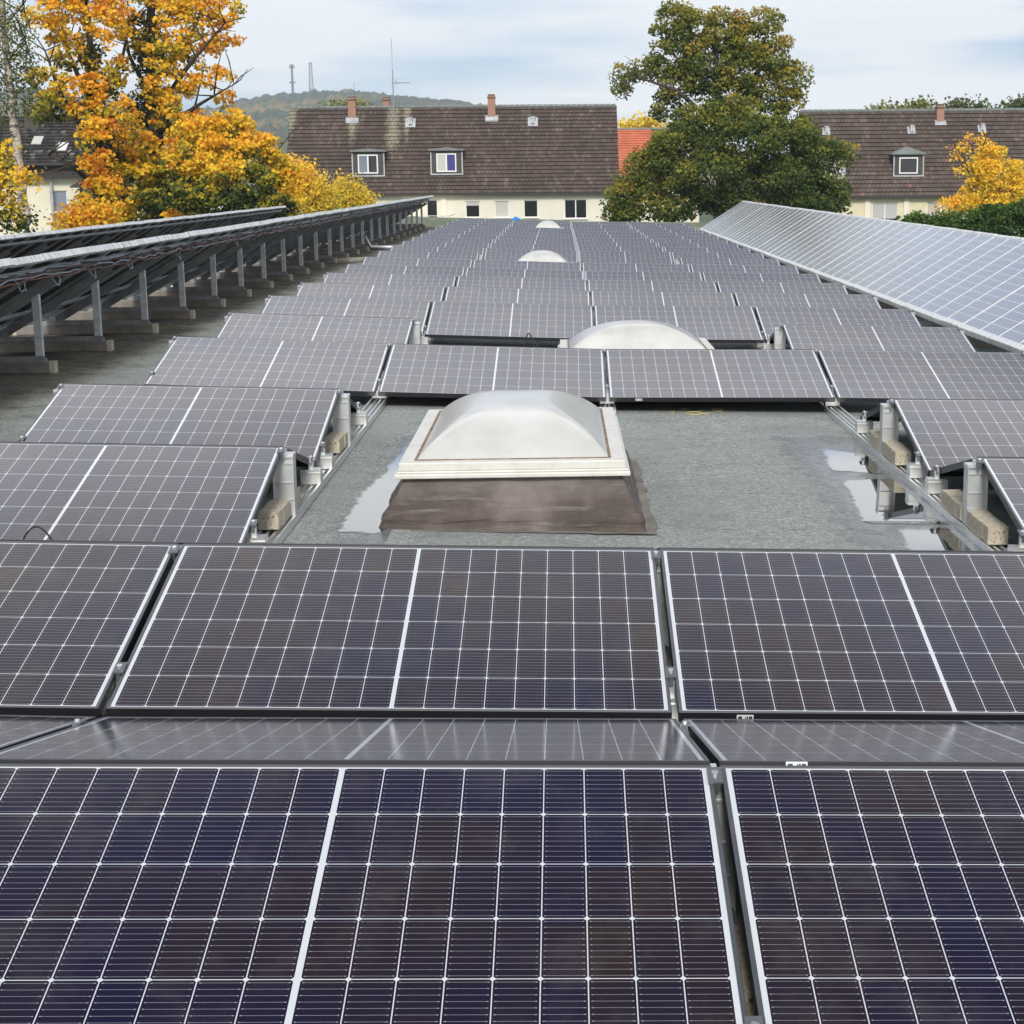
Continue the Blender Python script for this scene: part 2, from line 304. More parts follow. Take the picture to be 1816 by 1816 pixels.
M['tile_dark'] = mk_tile('black_roof_tiles', [(0.03, 0.028, 0.028), (0.055, 0.05, 0.048), (0.10, 0.09, 0.085), (0.28, 0.26, 0.23)], (0.32, 0.29, 0.25), 0.24, 0.3)
M['tile_red'] = mk_tile('red_roof_tiles', [(0.58, 0.17, 0.085), (0.62, 0.19, 0.095), (0.65, 0.21, 0.11), (0.66, 0.25, 0.13)], (0.4, 0.16, 0.1), 0.3, 0.1)
M['wall_cream'] = plain('cream_render', (0.73, 0.70, 0.60), 0.9, 0, 0.05, 1.5)
M['wall_yellow'] = plain('pale_yellow_brick', (0.68, 0.63, 0.43), 0.9, 0, 0.08, 3)
M['wall_white'] = plain('pale_render', (0.74, 0.70, 0.56), 0.9, 0, 0.05, 1.0)
M['pilaster'] = plain('cream_pilaster', (0.76, 0.72, 0.60), 0.9)
M['fascia'] = plain('dark_wood_fascia', (0.03, 0.024, 0.022), 0.6)
def mk_brick():
    s = NT('chimney_brick'); b = s.n('ShaderNodeTexBrick'); b.inputs['Scale'].default_value = 1.0; b.inputs['Brick Width'].default_value = 0.24; b.inputs['Row Height'].default_value = 0.08; b.inputs['Mortar Size'].default_value = 0.012
    b.inputs['Color1'].default_value = (0.30, 0.10, 0.06, 1); b.inputs['Color2'].default_value = (0.36, 0.14, 0.09, 1); b.inputs['Mortar'].default_value = (0.40, 0.32, 0.26, 1)
    mpn = s.n('ShaderNodeMapping'); mpn.inputs['Rotation'].default_value = (R(90), 0, 0); s.l(s.obj(), mpn.inputs[0]); s.l(mpn.outputs[0], b.inputs['Vector'])
    s.set(b.outputs[0], 0.9); return s.m
M['brick'] = mk_brick()
M['soot'] = plain('sooty_brick', (0.12, 0.085, 0.06), 0.9, 0, 0.3, 3)
def mk_leaf(name, stops, trans=0.35):
    s = NT(name); a = s.n('ShaderNodeAttribute'); a.attribute_name = 'tint'
    c = s.ramp(a.outputs['Fac'], stops)
    s.set(c, 0.55, spec=0.35)
    tr = s.n('ShaderNodeBsdfTranslucent'); s.l(c, tr.inputs[0]); mx = s.n('ShaderNodeMixShader'); mx.inputs[0].default_value = trans
    s.l(s.b.outputs[0], mx.inputs[1]); s.l(tr.outputs[0], mx.inputs[2]); s.l(mx.outputs[0], s.o.inputs[0]); return s.m
M['leaf_maple'] = mk_leaf('autumn_maple_leaves', [(0.0, (0.018, 0.035, 0.010)), (0.24, (0.075, 0.105, 0.016)), (0.42, (0.44, 0.37, 0.03)), (0.58, (0.92, 0.64, 0.04)), (0.80, (0.88, 0.44, 0.03)), (1.0, (0.66, 0.24, 0.022))])
M['leaf_yellow'] = mk_leaf('yellow_maple_leaves', [(0.0, (0.16, 0.18, 0.025)), (0.35, (0.76, 0.60, 0.07)), (0.7, (0.95, 0.66, 0.04)), (1.0, (0.88, 0.46, 0.06))])
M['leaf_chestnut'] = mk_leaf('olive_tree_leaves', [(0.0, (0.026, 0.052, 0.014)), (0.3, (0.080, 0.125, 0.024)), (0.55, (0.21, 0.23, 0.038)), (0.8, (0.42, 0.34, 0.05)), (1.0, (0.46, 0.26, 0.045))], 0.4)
M['leaf_birch'] = mk_leaf('birch_leaves', [(0.0, (0.04, 0.06, 0.018)), (0.6, (0.14, 0.165, 0.04)), (1.0, (0.38, 0.35, 0.06))], 0.25)
M['leaf_green'] = mk_leaf('hedge_leaves', [(0.0, (0.015, 0.035, 0.008)), (0.5, (0.05, 0.115, 0.016)), (1.0, (0.13, 0.21, 0.03))], 0.3)
M['bark'] = plain('dark_bark', (0.05, 0.04, 0.032), 0.9, 0, 0.4, 3)
def mk_birch():
    s = NT('birch_bark'); mpn = s.n('ShaderNodeMapping'); mpn.inputs['Scale'].default_value = (3, 3, 9); s.l(s.obj(), mpn.inputs[0]); f = s.noise(mpn.outputs[0], 1.0, 5, 0.65)
    s.set(s.ramp(f, [(0.38, (0.05, 0.04, 0.035)), (0.48, (0.40, 0.34, 0.28)), (0.7, (0.58, 0.53, 0.46))]), 0.8); return s.m
M['birch'] = mk_birch()
def mk_hill():
    s = NT('autumn_forest_hill'); co = s.obj(); f = s.noise(co, 0.05, 5, 0.8); g = s.noise(co, 0.006, 4, 0.6)
    c = s.ramp(f, [(0.32, (0.03, 0.055, 0.022)), (0.44, (0.09, 0.11, 0.035)), (0.53, (0.24, 0.17, 0.05)), (0.66, (0.30, 0.13, 0.045))])
    c = s.mix(s.ramp(g, [(0.42, 0.0), (0.52, 0.75)]), c, (0.022, 0.042, 0.028))
    s.set(c, 0.95); return s.m
M['hill'] = mk_hill()
M['ground'] = plain('grassy_ground', (0.06, 0.085, 0.03), 0.95, 0, 0.4, 0.4)

# ------------------------------------------------------------------ mesh helpers
def new_obj(name, me, parent=None):
    o = bpy.data.objects.new(name, me); COL.objects.link(o)
    if parent is not None: o.parent = parent
    return o
class MB:
    def __init__(s): s.v = []; s.f = []; s.mi = []; s.uv = None; s.sm = False
    def quad(s, a, b, c, d, mi=0):
        n = len(s.v); s.v += [tuple(a), tuple(b), tuple(c), tuple(d)]; s.f.append((n, n + 1, n + 2, n + 3)); s.mi.append(mi)
    def box(s, x0, x1, y0, y1, z0, z1, mi=0, M_=None):
        p = [Vector((x, y, z)) for z in (z0, z1) for y in (y0, y1) for x in (x0, x1)]
        if M_ is not None: p = [M_ @ q for q in p]
        n = len(s.v); s.v += [tuple(q) for q in p]
        for q in ((0, 2, 3, 1), (4, 5, 7, 6), (0, 1, 5, 4), (2, 6, 7, 3), (0, 4, 6, 2), (1, 3, 7, 5)): s.f.append(tuple(n + i for i in q)); s.mi.append(mi)
        return s
    def hexa(s, p, mi=0):                     # 8 corners: bottom ring 4, top ring 4
        n = len(s.v); s.v += [tuple(q) for q in p]
        for q in ((3, 2, 1, 0), (4, 5, 6, 7), (0, 1, 5, 4), (1, 2, 6, 5), (2, 3, 7, 6), (3, 0, 4, 7)): s.f.append(tuple(n + i for i in q)); s.mi.append(mi)
        return s
    def tube(s, pts, rad, seg=8, mi=0, cap=True):
        pts = [Vector(p) for p in pts]; rs = rad if isinstance(rad, (list, tuple)) else [rad] * len(pts); n0 = len(s.v)
        for i, p in enumerate(pts):
            t = (pts[min(i + 1, len(pts) - 1)] - pts[max(i - 1, 0)]).normalized()
            u = t.cross(Vector((0, 0, 1)));
            if u.length < 1e-3: u = Vector((1, 0, 0))
            u.normalize(); v = t.cross(u)
            for k in range(seg):
                a = 2 * math.pi * k / seg; s.v.append(tuple(p + (u * math.cos(a) + v * math.sin(a)) * rs[i]))
        for i in range(len(pts) - 1):
            for k in range(seg):
                a = n0 + i * seg + k; b = n0 + i * seg + (k + 1) % seg; s.f.append((a, b, b + seg, a + seg)); s.mi.append(mi)
        if cap:
            s.f.append(tuple(n0 + k for k in range(seg))[::-1]); s.mi.append(mi); e = n0 + (len(pts) - 1) * seg; s.f.append(tuple(e + k for k in range(seg))); s.mi.append(mi)
        return s
    def mesh(s, name, mats, smooth=False):
        me = bpy.data.meshes.new(name); me.from_pydata(s.v, [], s.f)
        mats = mats if isinstance(mats, (list, tuple)) else [mats]
        for m in mats: me.materials.append(m)
        if any(s.mi): me.polygons.foreach_set('material_index', s.mi)
        if smooth: me.polygons.foreach_set('use_smooth', [True] * len(me.polygons))
        me.update(); return me
    def build(s, name, mats, parent=None, smooth=False): return new_obj(name, s.mesh(name, mats, smooth), parent)
def tag(o, label=None, cat=None, group=None, kind=None):
    if label:
        o['label'] = label
        if len(label.replace('-', ' ').split()) > 16: print('LONG', label)
    if cat: o['category'] = cat
    if group: o['group'] = group
    if kind: o['kind'] = kind
    return o
def empty(name, loc=(0, 0, 0)):
    o = bpy.data.objects.new(name, None); COL.objects.link(o); o.location = loc; o.empty_display_size = 0.1; return o
def copy_tree(o, parent=None):
    c = o.copy(); COL.objects.link(c)
    if parent is not None: c.parent = parent
    for ch in list(o.children): copy_tree(ch, c)
    return c
_o = 'first second third fourth fifth sixth seventh eighth ninth tenth eleventh twelfth thirteenth fourteenth fifteenth sixteenth seventeenth eighteenth nineteenth'.split()
_t = {20: 'twent', 30: 'thirt', 40: 'fort', 50: 'fift', 60: 'sixt', 70: 'sevent'}
def nth(n):
    if n < 20: return _o[n - 1]
    t, u = n // 10 * 10, n % 10
    return _t[t] + ('ieth' if u == 0 else 'y-' + _o[u - 1])

# ------------------------------------------------------------------ roof deck (slightly sloping, crest under the left rack)
SA, SB = 0.03715, -0.02392
def rz(x):
    if x < -5.0: return 5.0 * SA - (-5.0 - x) * 0.062
    return -SA * x if x < 0 else SB * x
XS = [-14.0, -8.0, -5.0, 0.0, 7.0]
Y0, Y1 = -6.0, 56.0
m = MB()
for i in range(len(XS) - 1):
    a, b = XS[i], XS[i + 1]
    m.hexa([(a, Y0, rz(a) - 0.3), (b, Y0, rz(b) - 0.3), (b, Y1, rz(b) - 0.3), (a, Y1, rz(a) - 0.3), (a, Y0, rz(a)), (b, Y0, rz(b)), (b, Y1, rz(b)), (a, Y1, rz(a))])
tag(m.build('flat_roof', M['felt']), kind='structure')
m = MB(); m.box(-13.9, 6.9, Y0 + 0.1, Y1 - 0.1, -6.2, -0.55); tag(m.build('building_wall', M['wall_cream']), kind='structure')
m = MB()
for i in range(len(XS) - 1):
    a, b = XS[i], XS[i + 1]
    m.hexa([(a, Y1, rz(a) - 0.31), (b, Y1, rz(b) - 0.31), (b, Y1 + 0.25, rz(b) - 0.31), (a, Y1 + 0.25, rz(a) - 0.31), (a, Y1, rz(a) + 0.30), (b, Y1, rz(b) + 0.34), (b, Y1 + 0.25, rz(b) + 0.34), (a, Y1 + 0.25, rz(a) + 0.30)])
m.v = [(x, y, z if x > 2.0 or z < 0 else z) for x, y, z in m.v]
M['parapet'] = plain('mossy_parapet', (0.17, 0.20, 0.15), 0.9, 0, 0.35, 2.5)
tag(m.build('roof_parapet', M['parapet']), kind='structure')

# ------------------------------------------------------------------ solar field
P, SH, ZL, TH = 2.26926, 0.92805, 0.13, 0.2345
TAB = [[-0.0049, -0.011, 0.0105, 0.0045, -0.0001, -0.001, -0.0206, -0.0033], [-0.0067, -0.002, 0.0136, 0.0065, -0.0002, -0.0088, 0.001, 0.0045], [-0.011, -0.0007, 0.0041, 0, -0.0003, 0.0084, 0.0082, -0.0011], [-0.0099, -0.0044, -0.004, -0.0075, -0.0005, 0.0058, 0.0114, 0.0066], [0.0058, -0.0111, -0.0135, 0.0037, -0.0007, 0.0034, -0.0104, -0.0086], [0.0064, -0.0059, -0.0066, 0.009, -0.0033, 0.0089, 0.0161, -0.0005], [0.0115, 0.0024, -0.0022, 0.0091, -0.0051, 0.0028, 0.0046, -0.0004], [0.0064, 0.0083, 0.001, 0.0035, -0.0028, 0.0105, -0.0064, 0.0035], [0.0036, 0.0078, -0.0013, 0.002, -0.0016, 0.0082, 0.0049, 0.0014], [0.002, 0.0048, -0.004, 0.0011, -0.0009, 0.0006, -0.0027, -0.002], [0.0012, 0.0035, -0.0008, 0.0007, -0.0005, -0.0023, 0.0014, 0.0009], [0.0009, 0.0035, -0.0012, 0.0005, -0.0004, -0.0088, -0.0016, 0.0014]]
while len(TAB) < 22: TAB.append([0, 0.001, -0.001, 0, 0, -0.008 + 0.0005 * (len(TAB) - 12), 0.001, 0.0008])
LX = [-2 * PW - 1.5 * GAP, -(PW + GAP), 0.0, PW + GAP, 2 * PW + 1.5 * GAP]
CX = [-2 * PW - 1.5 * GAP, -PW - 0.5 * GAP, 0.5 * GAP, PW + 1.5 * GAP]           # left edge of each column
def rowdz(k, x):
    Z = TAB[k - 1]
    for i in range(4):
        if x <= LX[i + 1] or i == 3:
            t = max(0, min(1, (x - LX[i]) / (LX[i + 1] - LX[i]))); return Z[i] * (1 - t) + Z[i + 1] * t
def lowY(k): return k * P + (SH if k >= 5 else 0) + TAB[k - 1][6]
def tilt(k): return TH + TAB[k - 1][7]
RG = 0.03                                                                       # gap at the ridge
def panel_matrix(k, c, back=False):
    xl = CX[c] + TAB[k - 1][5]; xr = xl + PW; t = tilt(k)
    zl, zr = ZL + rz(xl) + rowdz(k, xl), ZL + rz(xr) + rowdz(k, xr)
    X = Vector((xr - xl, 0, zr - zl)).normalized(); y = lowY(k)
    if not back: Yv = Vector((0, math.cos(t), math.sin(t)))
    else: X = -X; Yv = Vector((0, -math.cos(t), math.sin(t))); y = lowY(k) + 2 * PL * math.cos(t) + RG
    Yv = (Yv - X * Yv.dot(X)).normalized(); Zv = X.cross(Yv)
    o = Vector(((xl + xr) / 2, y, (zl + zr) / 2))
    return Matrix(((X.x, Yv.x, Zv.x, o.x), (X.y, Yv.y, Zv.y, o.y), (X.z, Yv.z, Zv.z, o.z), (0, 0, 0, 1)))
LIP = 0.011
def make_panel():
    r = empty('photovoltaic_module'); h = PW / 2
    m = MB(); m.box(-h, h, 0, LIP, -0.035, 0); m.box(-h, h, PL - LIP, PL, -0.035, 0); m.box(-h, -h + LIP, LIP, PL - LIP, -0.035, 0); m.box(h - LIP, h, LIP, PL - LIP, -0.035, 0)
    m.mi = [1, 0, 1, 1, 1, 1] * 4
    f = m.build('frame', [M['frame'], M['frame_side']], r)
    bv = f.modifiers.new('edge', 'BEVEL'); bv.width = 0.0012; bv.segments = 1
    m = MB(); m.box(-h + LIP, h - LIP, LIP, PL - LIP, -0.007, -0.0018); m.mi = [1, 0, 1, 1, 1, 1]
    m.build('glass', [M['glass'], M['backsheet']], r)
    return r
PAN = make_panel()
MISS = {3, 4, 6, 12, 20}
POS = ['leftmost of four', 'second from left', 'third from left', 'rightmost of four']
POS2 = {0: 'left of the open gap', 3: 'right of the open gap'}
first = True
panels = {}
def place_panel(k, c, back=False):
    global first
    o = PAN if first else copy_tree(PAN); first = False
    o.matrix_world = panel_matrix(k, c, back)
    where = POS2[c] if k in MISS else POS[c]
    if k == 0: where = 'just below the picture, ' + ('left of centre' if c == 1 else 'right of centre')
    side = 'solar panel sloping away' if back else 'dark solar panel tilted towards us'
    tag(o, ('%s, %s row from the front, %s' % (side, nth(k), where)) if k else 'unseen solar panel added to darken the near gap, ' + where.split(', ')[1], 'solar panel', 'flat solar panels on the roof')
    panels[(k, c, back)] = o
for k in range(1, 23):
    for c in range(4):
        if k in MISS and c in (1, 2): continue
        place_panel(k, c)
for k, cs in ((0, (1, 2)), (1, (0, 1, 2, 3)), (2, (0, 1, 2, 3)), (3, (0, 3)), (4, (0, 3)), (5, (1, 2)), (6, (0, 3)), (12, (0, 3))):  # nearest pair is out of view, added to darken the gap
    for c in cs: place_panel(k, c, True)
def sticker(k, c, back, x, top):
    m = MB(); m.box(-0.026, 0.026, -0.0006, 0, -0.009, 0.009)
    s = m.build('barcode_label', M['sticker'], panels[(k, c, back)])
    s.location = (x, 0.0 if not top else PL + 0.0006, -0.0175)
    if top: s.rotation_euler = (0, 0, math.pi); s.location = (x, PL, -0.0105)
sticker(2, 2, False, -PW / 2 + 0.205, False); sticker(5, 2, False, -PW / 2 + 0.225, False); sticker(1, 2, True, PW / 2 - 0.185, True)

# rails under the gaps between the columns
RAILS = [(0, -1, 52.2, 'outermost rail along the left side of the panel field'), (1, -1, 52.2, 'rail in the gap between first and second panel column'),
         (2, -1, 6.75, 'rail in the central gap under the two nearest rows'), (2, 12.14, 14.62, 'short rail in the central gap under the fifth row'), (2, 16.8, 28.0, 'rail in the central gap under the seventh to eleventh rows'),
         (2, 30.4, 46.2, 'rail in the central gap beyond the third skylight'), (2, 48.6, 52.2, 'rail in the central gap beyond the farthest skylight'),
         (3, -1, 52.2, 'rail in the gap between third and fourth panel column'), (4, -1, 52.2, 'outermost rail along the right side of the panel field')]
for i, ya, yb, lab in RAILS:
    xx = LX[i] + (0.01 if i == 0 else (-0.01 if i == 4 else 0)); m = MB()
    for (a, b, h) in ((-0.06, -0.048, 0.045), (-0.024, -0.012, 0.04), (0.012, 0.024, 0.04), (0.048, 0.06, 0.045), (-0.048, -0.024, 0.012), (-0.012, 0.012, 0.012), (0.024, 0.048, 0.012)):
        m.box(xx + a, xx + b, ya, yb, rz(xx) + 0.003, rz(xx) + h)
    tag(m.build('mounting_rail', M['alu']), 'ribbed aluminium ' + lab, 'rail', 'rails under the solar panels')

def local(k, x, s, dn=0.0, back=False):                # point on the panel plane, s metres up the slope from the low edge
    t = tilt(k); z0 = ZL + rz(x) + rowdz(k, x)
    y = lowY(k) + s * math.cos(t) if not back else lowY(k) + 2 * PL * math.cos(t) + RG - s * math.cos(t)
    return Vector((x, y, z0 + s * math.sin(t) + dn))
def clamp_parts(par, loc, t, sgn, w=0.034):
    Mx = Matrix.Translation(loc) @ Matrix.Rotation(sgn * t, 4, 'X')
    m = MB(); m.box(-w / 2, w / 2, -0.032, 0.032, 0.0008, 0.006, M_=Mx); m.box(-0.007, 0.007, -0.03, 0.03, -0.03, 0.0008, M_=Mx)
    m.build('clamp', M['clamp'], par)
    m = MB(); m.tube([Mx @ Vector((0, 0, 0.006)), Mx @ Vector((0, 0, 0.014))], 0.0085, 10); m.build('bolt', M['bolt'], par)
LN = ['left field edge', 'left column gap', 'central column gap', 'right column gap', 'right field edge']
def tower(k, i):
    x = LX[i] + TAB[k - 1][5] + (0.012 if i == 0 else (-0.012 if i == 4 else 0)); t = tilt(k)
    top = local(k, x, PL); y = top.y + RG / 2; z0 = rz(x) + 0.046; zt = top.z - 0.05
    r = empty('ridge_support', (x, y, z0)); base = Vector((x, y, z0))
    m = MB(); h = zt - z0; hw = 0.052
    m.box(-hw, -hw + 0.004, -0.045, 0.045, 0, h); m.box(hw - 0.004, hw, -0.045, 0.045, 0, h)
    m.box(-hw + 0.004, hw - 0.004, -0.034, -0.030, 0, h); m.box(-hw + 0.004, hw - 0.004, 0.030, 0.034, 0, h)
    for zz in (0.08, 0.165, h - 0.035): m.box(-hw + 0.004, hw - 0.004, -0.040, -0.034, zz, zz + 0.006)
    m.build('post', M['alu_dull'], r)
    m = MB(); m.box(-hw - 0.002, hw + 0.002, -0.047, 0.047, h, h + 0.016); m.box(-0.012, 0.012, -0.04, 0.04, h + 0.016, h + 0.034); m.build('cap', M['alu'], r)
    clamp_parts(r, local(k, x, PL - 0.05) - base, t, 1)
    tag(r, 'aluminium ridge support under the %s row, %s' % (nth(k), LN[i]), 'panel support', 'ridge supports of the panel rows')
def foot(k, i, back=False):
    x = LX[i] + TAB[k - 1][5] + (0.012 if i == 0 else (-0.012 if i == 4 else 0)); t = tilt(k)
    p = local(k, x, 0.235, 0, back); z0 = rz(x) + 0.046; r = empty('base_foot', (x, p.y, z0)); b = Vector((x, p.y, z0)); top = p.z - 0.036 - z0
    m = MB(); m.box(-0.055, 0.055, -0.045, 0.045, 0, 0.058); m.box(-0.058, 0.058, -0.048, 0.048, 0.058, 0.064); m.box(-0.055, 0.055, -0.040, 0.040, 0.064, 0.080); m.build('block', M['alu'], r)
    m = MB(); m.box(-0.012, 0.012, -0.014, 0.014, 0.080, max(0.09, top + 0.02)); m.build('stub', M['alu_dull'], r)
    clamp_parts(r, p - b, t, -1 if back else 1)
    tag(r, 'silver foot under the %s side of the %s row, %s' % ('far' if back else 'near', nth(k), LN[i]), 'panel foot', 'low feet of the panel rows')
for k in range(1, 10):
    for i in range(5):
        if k == 1 and i in (0, 1, 3, 4): continue
        if k == 2 and i in (0, 3, 4): continue
        if k in (3, 4, 6) and i == 2: continue
        if k == 3 and i in (0, 4): continue
        if k == 4 and i == 4: continue
        tower(k, i)
        if k <= 7: foot(k, i)
for k in (12,): tower(k, 1); tower(k, 3)
for k in (3, 4, 6):
    for i in (1, 3): foot(k, i, True)
for i in (1, 2): foot(1, i, True)

# ballast blocks on the rails
BL = empty('ballast_block'); m = MB(); m.box(-0.05, 0.05, -0.052, 0.052, 0, 0.085)
bo = m.build('block', M['concrete'], BL); bv = bo.modifiers.new('edge', 'BEVEL'); bv.width = 0.002; bv.segments = 1
bl_first = True
def blocks(k, i, dx, ys, side):
    global bl_first
    for j, yy in enumerate(ys):
        o = BL if bl_first else copy_tree(BL); bl_first = False
        x = LX[i] + dx; o.location = (x + rng.uniform(-0.004, 0.004), lowY(k) + PL * math.cos(TH) + RG / 2 + yy, rz(x) + 0.046 + rng.uniform(0, 0.004))
        o.rotation_euler = (R(rng.uniform(-1, 1)), 0, R(rng.uniform(-3.5, 3.5)))
        tag(o, 'concrete block, %s row, %s rail, %s %s the ridge support' % (nth(k), 'left' if i == 1 else ('right' if i == 3 else 'central'), nth(j + 1), side), 'ballast block', 'concrete ballast blocks on the rails')
FR, BK = [-0.115, -0.226, -0.337, -0.448], [0.115, 0.226, 0.337, 0.448]
blocks(3, 1, -0.01, FR[:3], 'before'); blocks(3, 1, -0.01, BK[:2], 'behind'); blocks(4, 1, -0.01, FR[:3], 'before'); blocks(4, 1, -0.01, BK[:1], 'behind')
blocks(3, 3, 0.0, FR, 'before'); blocks(3, 3, 0.0, BK, 'behind'); blocks(4, 3, 0.0, FR, 'before'); blocks(4, 3, 0.0, BK[:3], 'behind')
blocks(6, 3, 0.0, BK[:2], 'behind'); blocks(1, 2, 0.0, [-0.35, -0.456, -0.562], 'before')

# ------------------------------------------------------------------ skylights
def skylight(x0, x1, y0, y1, label, zc=0.27, fl=0.09, dome_h=0.225, flash=True):
    cx, cy = (x0 + x1) / 2, (y0 + y1) / 2; zr = rz(cx); r = empty('skylight_dome', (cx, cy, zr)); hx, hy = (x1 - x0) / 2, (y1 - y0) / 2
    sl = lambda x: rz(cx + x) - zr
    if flash:
        m = MB(); e = fl + 0.06
        N = 24; ring = []
        for k in range(4 * N):
            s_, t = divmod(k, N); t = t / N; pts = [(-1, -1), (1, -1), (1, 1), (-1, 1), (-1, -1)]
            a, b = pts[s_], pts[s_ + 1]; ux, uy = a[0] + (b[0] - a[0]) * t, a[1] + (b[1] - a[1]) * t
            ee = e + rng.uniform(-0.012, 0.012); ring.append((ux * (hx + ee), uy * (hy + ee), sl(ux * hx) + 0.004))
        m.v = ring + [(0, 0, 0.005)]
        for k in range(4 * N): m.f.append((k, (k + 1) % (4 * N), 4 * N)); m.mi.append(0)
        m.build('flashing', M['flash'], r)
    # flared bitumen upstand, a little lumpy
    m = MB(); N, K = 40, 25; rings = []
    for j in range(K):
        t = j / (K - 1); f = fl * (1 - t) - 0.035 * t + (0.007 if t < 0.56 else 0) + 0.014 * math.exp(-((t - 0.22) / 0.07) ** 2)
        z = zc * t; ring = []
        for k in range(4 * N):
            s_, u = divmod(k, N); u /= N; pts = [(-1, -1), (1, -1), (1, 1), (-1, 1), (-1, -1)]; a, b = pts[s_], pts[s_ + 1]
            ux, uy = a[0] + (b[0] - a[0]) * u, a[1] + (b[1] - a[1]) * u
            q = Vector((ux * (hx + f), uy * (hy + f), z + sl(ux * hx) * (1 - t) + 0.002)); nn = mnoise.noise(q * 3.3) * 0.014 + mnoise.noise(q * 9) * 0.006 + mnoise.noise(q * 26) * 0.002; q.z += mnoise.noise(Vector((q.x * 4, q.y * 4, 3))) * 0.012 * math.sin(math.pi * t)
            q.x += nn * (abs(ux) > 0.999); q.y += nn * (abs(uy) > 0.999); ring.append(q)
        rings.append(ring)
    n = 4 * N; m.v = [tuple(q) for rg in rings for q in rg]
    for j in range(K - 1):
        for k in range(n): m.f.append((j * n + k, j * n + (k + 1) % n, (j + 1) * n + (k + 1) % n, (j + 1) * n + k)); m.mi.append(0)
    m.build('upstand', M['curb'], r, True)
    m = MB()
    def rect(a, b, z0, z1, wd):
        m.box(-a, a, -b, -b + wd, z0, z1); m.box(-a, a, b - wd, b, z0, z1); m.box(-a, -a + wd, -b + wd, b - wd, z0, z1); m.box(a - wd, a, -b + wd, b - wd, z0, z1)
    rect(hx + 0.018, hy + 0.018, zc - 0.012, zc + 0.012, 0.10); rect(hx + 0.006, hy + 0.006, zc + 0.012, zc + 0.024, 0.09); rect(hx - 0.004, hy - 0.004, zc + 0.024, zc + 0.066, 0.085)
    fo = m.build('frame', M['domeframe'], r); bv = fo.modifiers.new('edge', 'BEVEL'); bv.width = 0.005; bv.segments = 2
    a, b = hx - 0.085, hy - 0.085
    m = MB(); 
    for (xa, xb, ya, yb) in ((-a - 0.008, a + 0.008, -b - 0.008, -b + 0.006), (-a - 0.008, a + 0.008, b - 0.006, b + 0.008), (-a - 0.008, -a + 0.006, -b + 0.006, b - 0.006), (a - 0.006, a + 0.008, -b + 0.006, b - 0.006)):
        m.box(xa, xb, ya, yb, zc + 0.05, zc + 0.070)
    m.build('seal', M['seal'], r)
    m = MB(); G = 48
    def prof(u):
        u = abs(u); return max(0.0, 1 - u ** 2.1) ** 0.9
    for j in range(G + 1):
        for i in range(G + 1):
            u, v = math.sin(math.pi / 2 * (2 * i / G - 1)), math.sin(math.pi / 2 * (2 * j / G - 1)); p_, q_ = prof(u), prof(v)
            kk = 0.06; hh = max(kk - abs(p_ - q_), 0) / kk; z = min(p_, q_) - hh * hh * kk * 0.25
            m.v.append((u * a, v * b, zc + 0.062 + dome_h * max(z, 0)))
    for j in range(G):
        for i in range(G): m.f.append((j * (G + 1) + i, j * (G + 1) + i + 1, (j + 1) * (G + 1) + i + 1, (j + 1) * (G + 1) + i)); m.mi.append(0)
    m.build('dome', M['dome'], r, True)
    tag(r, label, 'skylight', 'domed skylights along the roof')
M['flash'] = plain('brown_felt_flashing', (0.17, 0.155, 0.135), 0.85, 0, 0.35, 4)
skylight(-1.172, -0.022, 7.95, 9.95, 'cream domed skylight on a brown upstand in the open gap nearest us')
skylight(-0.36, 1.09, 15.0, 16.3, 'white domed skylight seen just above the fifth panel row', 0.12, dome_h=0.24, flash=False)
skylight(-1.23, -0.1, 28.9, 30.1, 'white domed skylight in the middle distance beyond the eleventh panel row', 0.16, dome_h=0.25, flash=False)
skylight(-1.12, -0.22, 46.9, 48.0, 'smallest far white skylight dome near the house at the roof end', 0.25, dome_h=0.22, flash=False)

# ------------------------------------------------------------------ puddles
def puddle(pts, seed, soft=0.16):
    """thin sheet of water; its ragged edge comes from the distance to the outline plus noise in the material"""
    pts = [Vector((p[0], p[1])) for p in pts]; x0, x1 = min(p.x for p in pts) - 0.1, max(p.x for p in pts) + 0.1; y0, y1 = min(p.y for p in pts) - 0.15, max(p.y for p in pts) + 0.15
    NX, NY = max(8, int((x1 - x0) / 0.025)), max(8, int((y1 - y0) / 0.04)); m = MB(); W_ = []
    def sd(p):
        d, ins = 9.0, False
        for k in range(len(pts)):
            a, b = pts[k], pts[(k + 1) % len(pts)]; t = max(0, min(1, (p - a).dot(b - a) / (b - a).length_squared)); d = min(d, (p - a.lerp(b, t)).length)
            if (a.y > p.y) != (b.y > p.y) and p.x < (b.x - a.x) * (p.y - a.y) / (b.y - a.y) + a.x: ins = not ins
        return d if ins else -d
    for b in range(NY + 1):
        for a in range(NX + 1):
            x, y = x0 + (x1 - x0) * a / NX, y0 + (y1 - y0) * b / NY; m.v.append((x, y, rz(x) + 0.0035)); W_.append(max(0.0, min(1.0, 0.5 + sd(Vector((x, y))) / soft)))
    for b in range(NY):
        for a in range(NX): q = b * (NX + 1) + a; m.f.append((q, q + 1, q + NX + 2, q + NX + 1)); m.mi.append(0)
    me = m.mesh('puddle', M['puddle']); at_ = me.attributes.new('wet', 'FLOAT', 'POINT'); at_.data.foreach_set('value', W_); tag(new_obj('puddle', me), kind='structure')
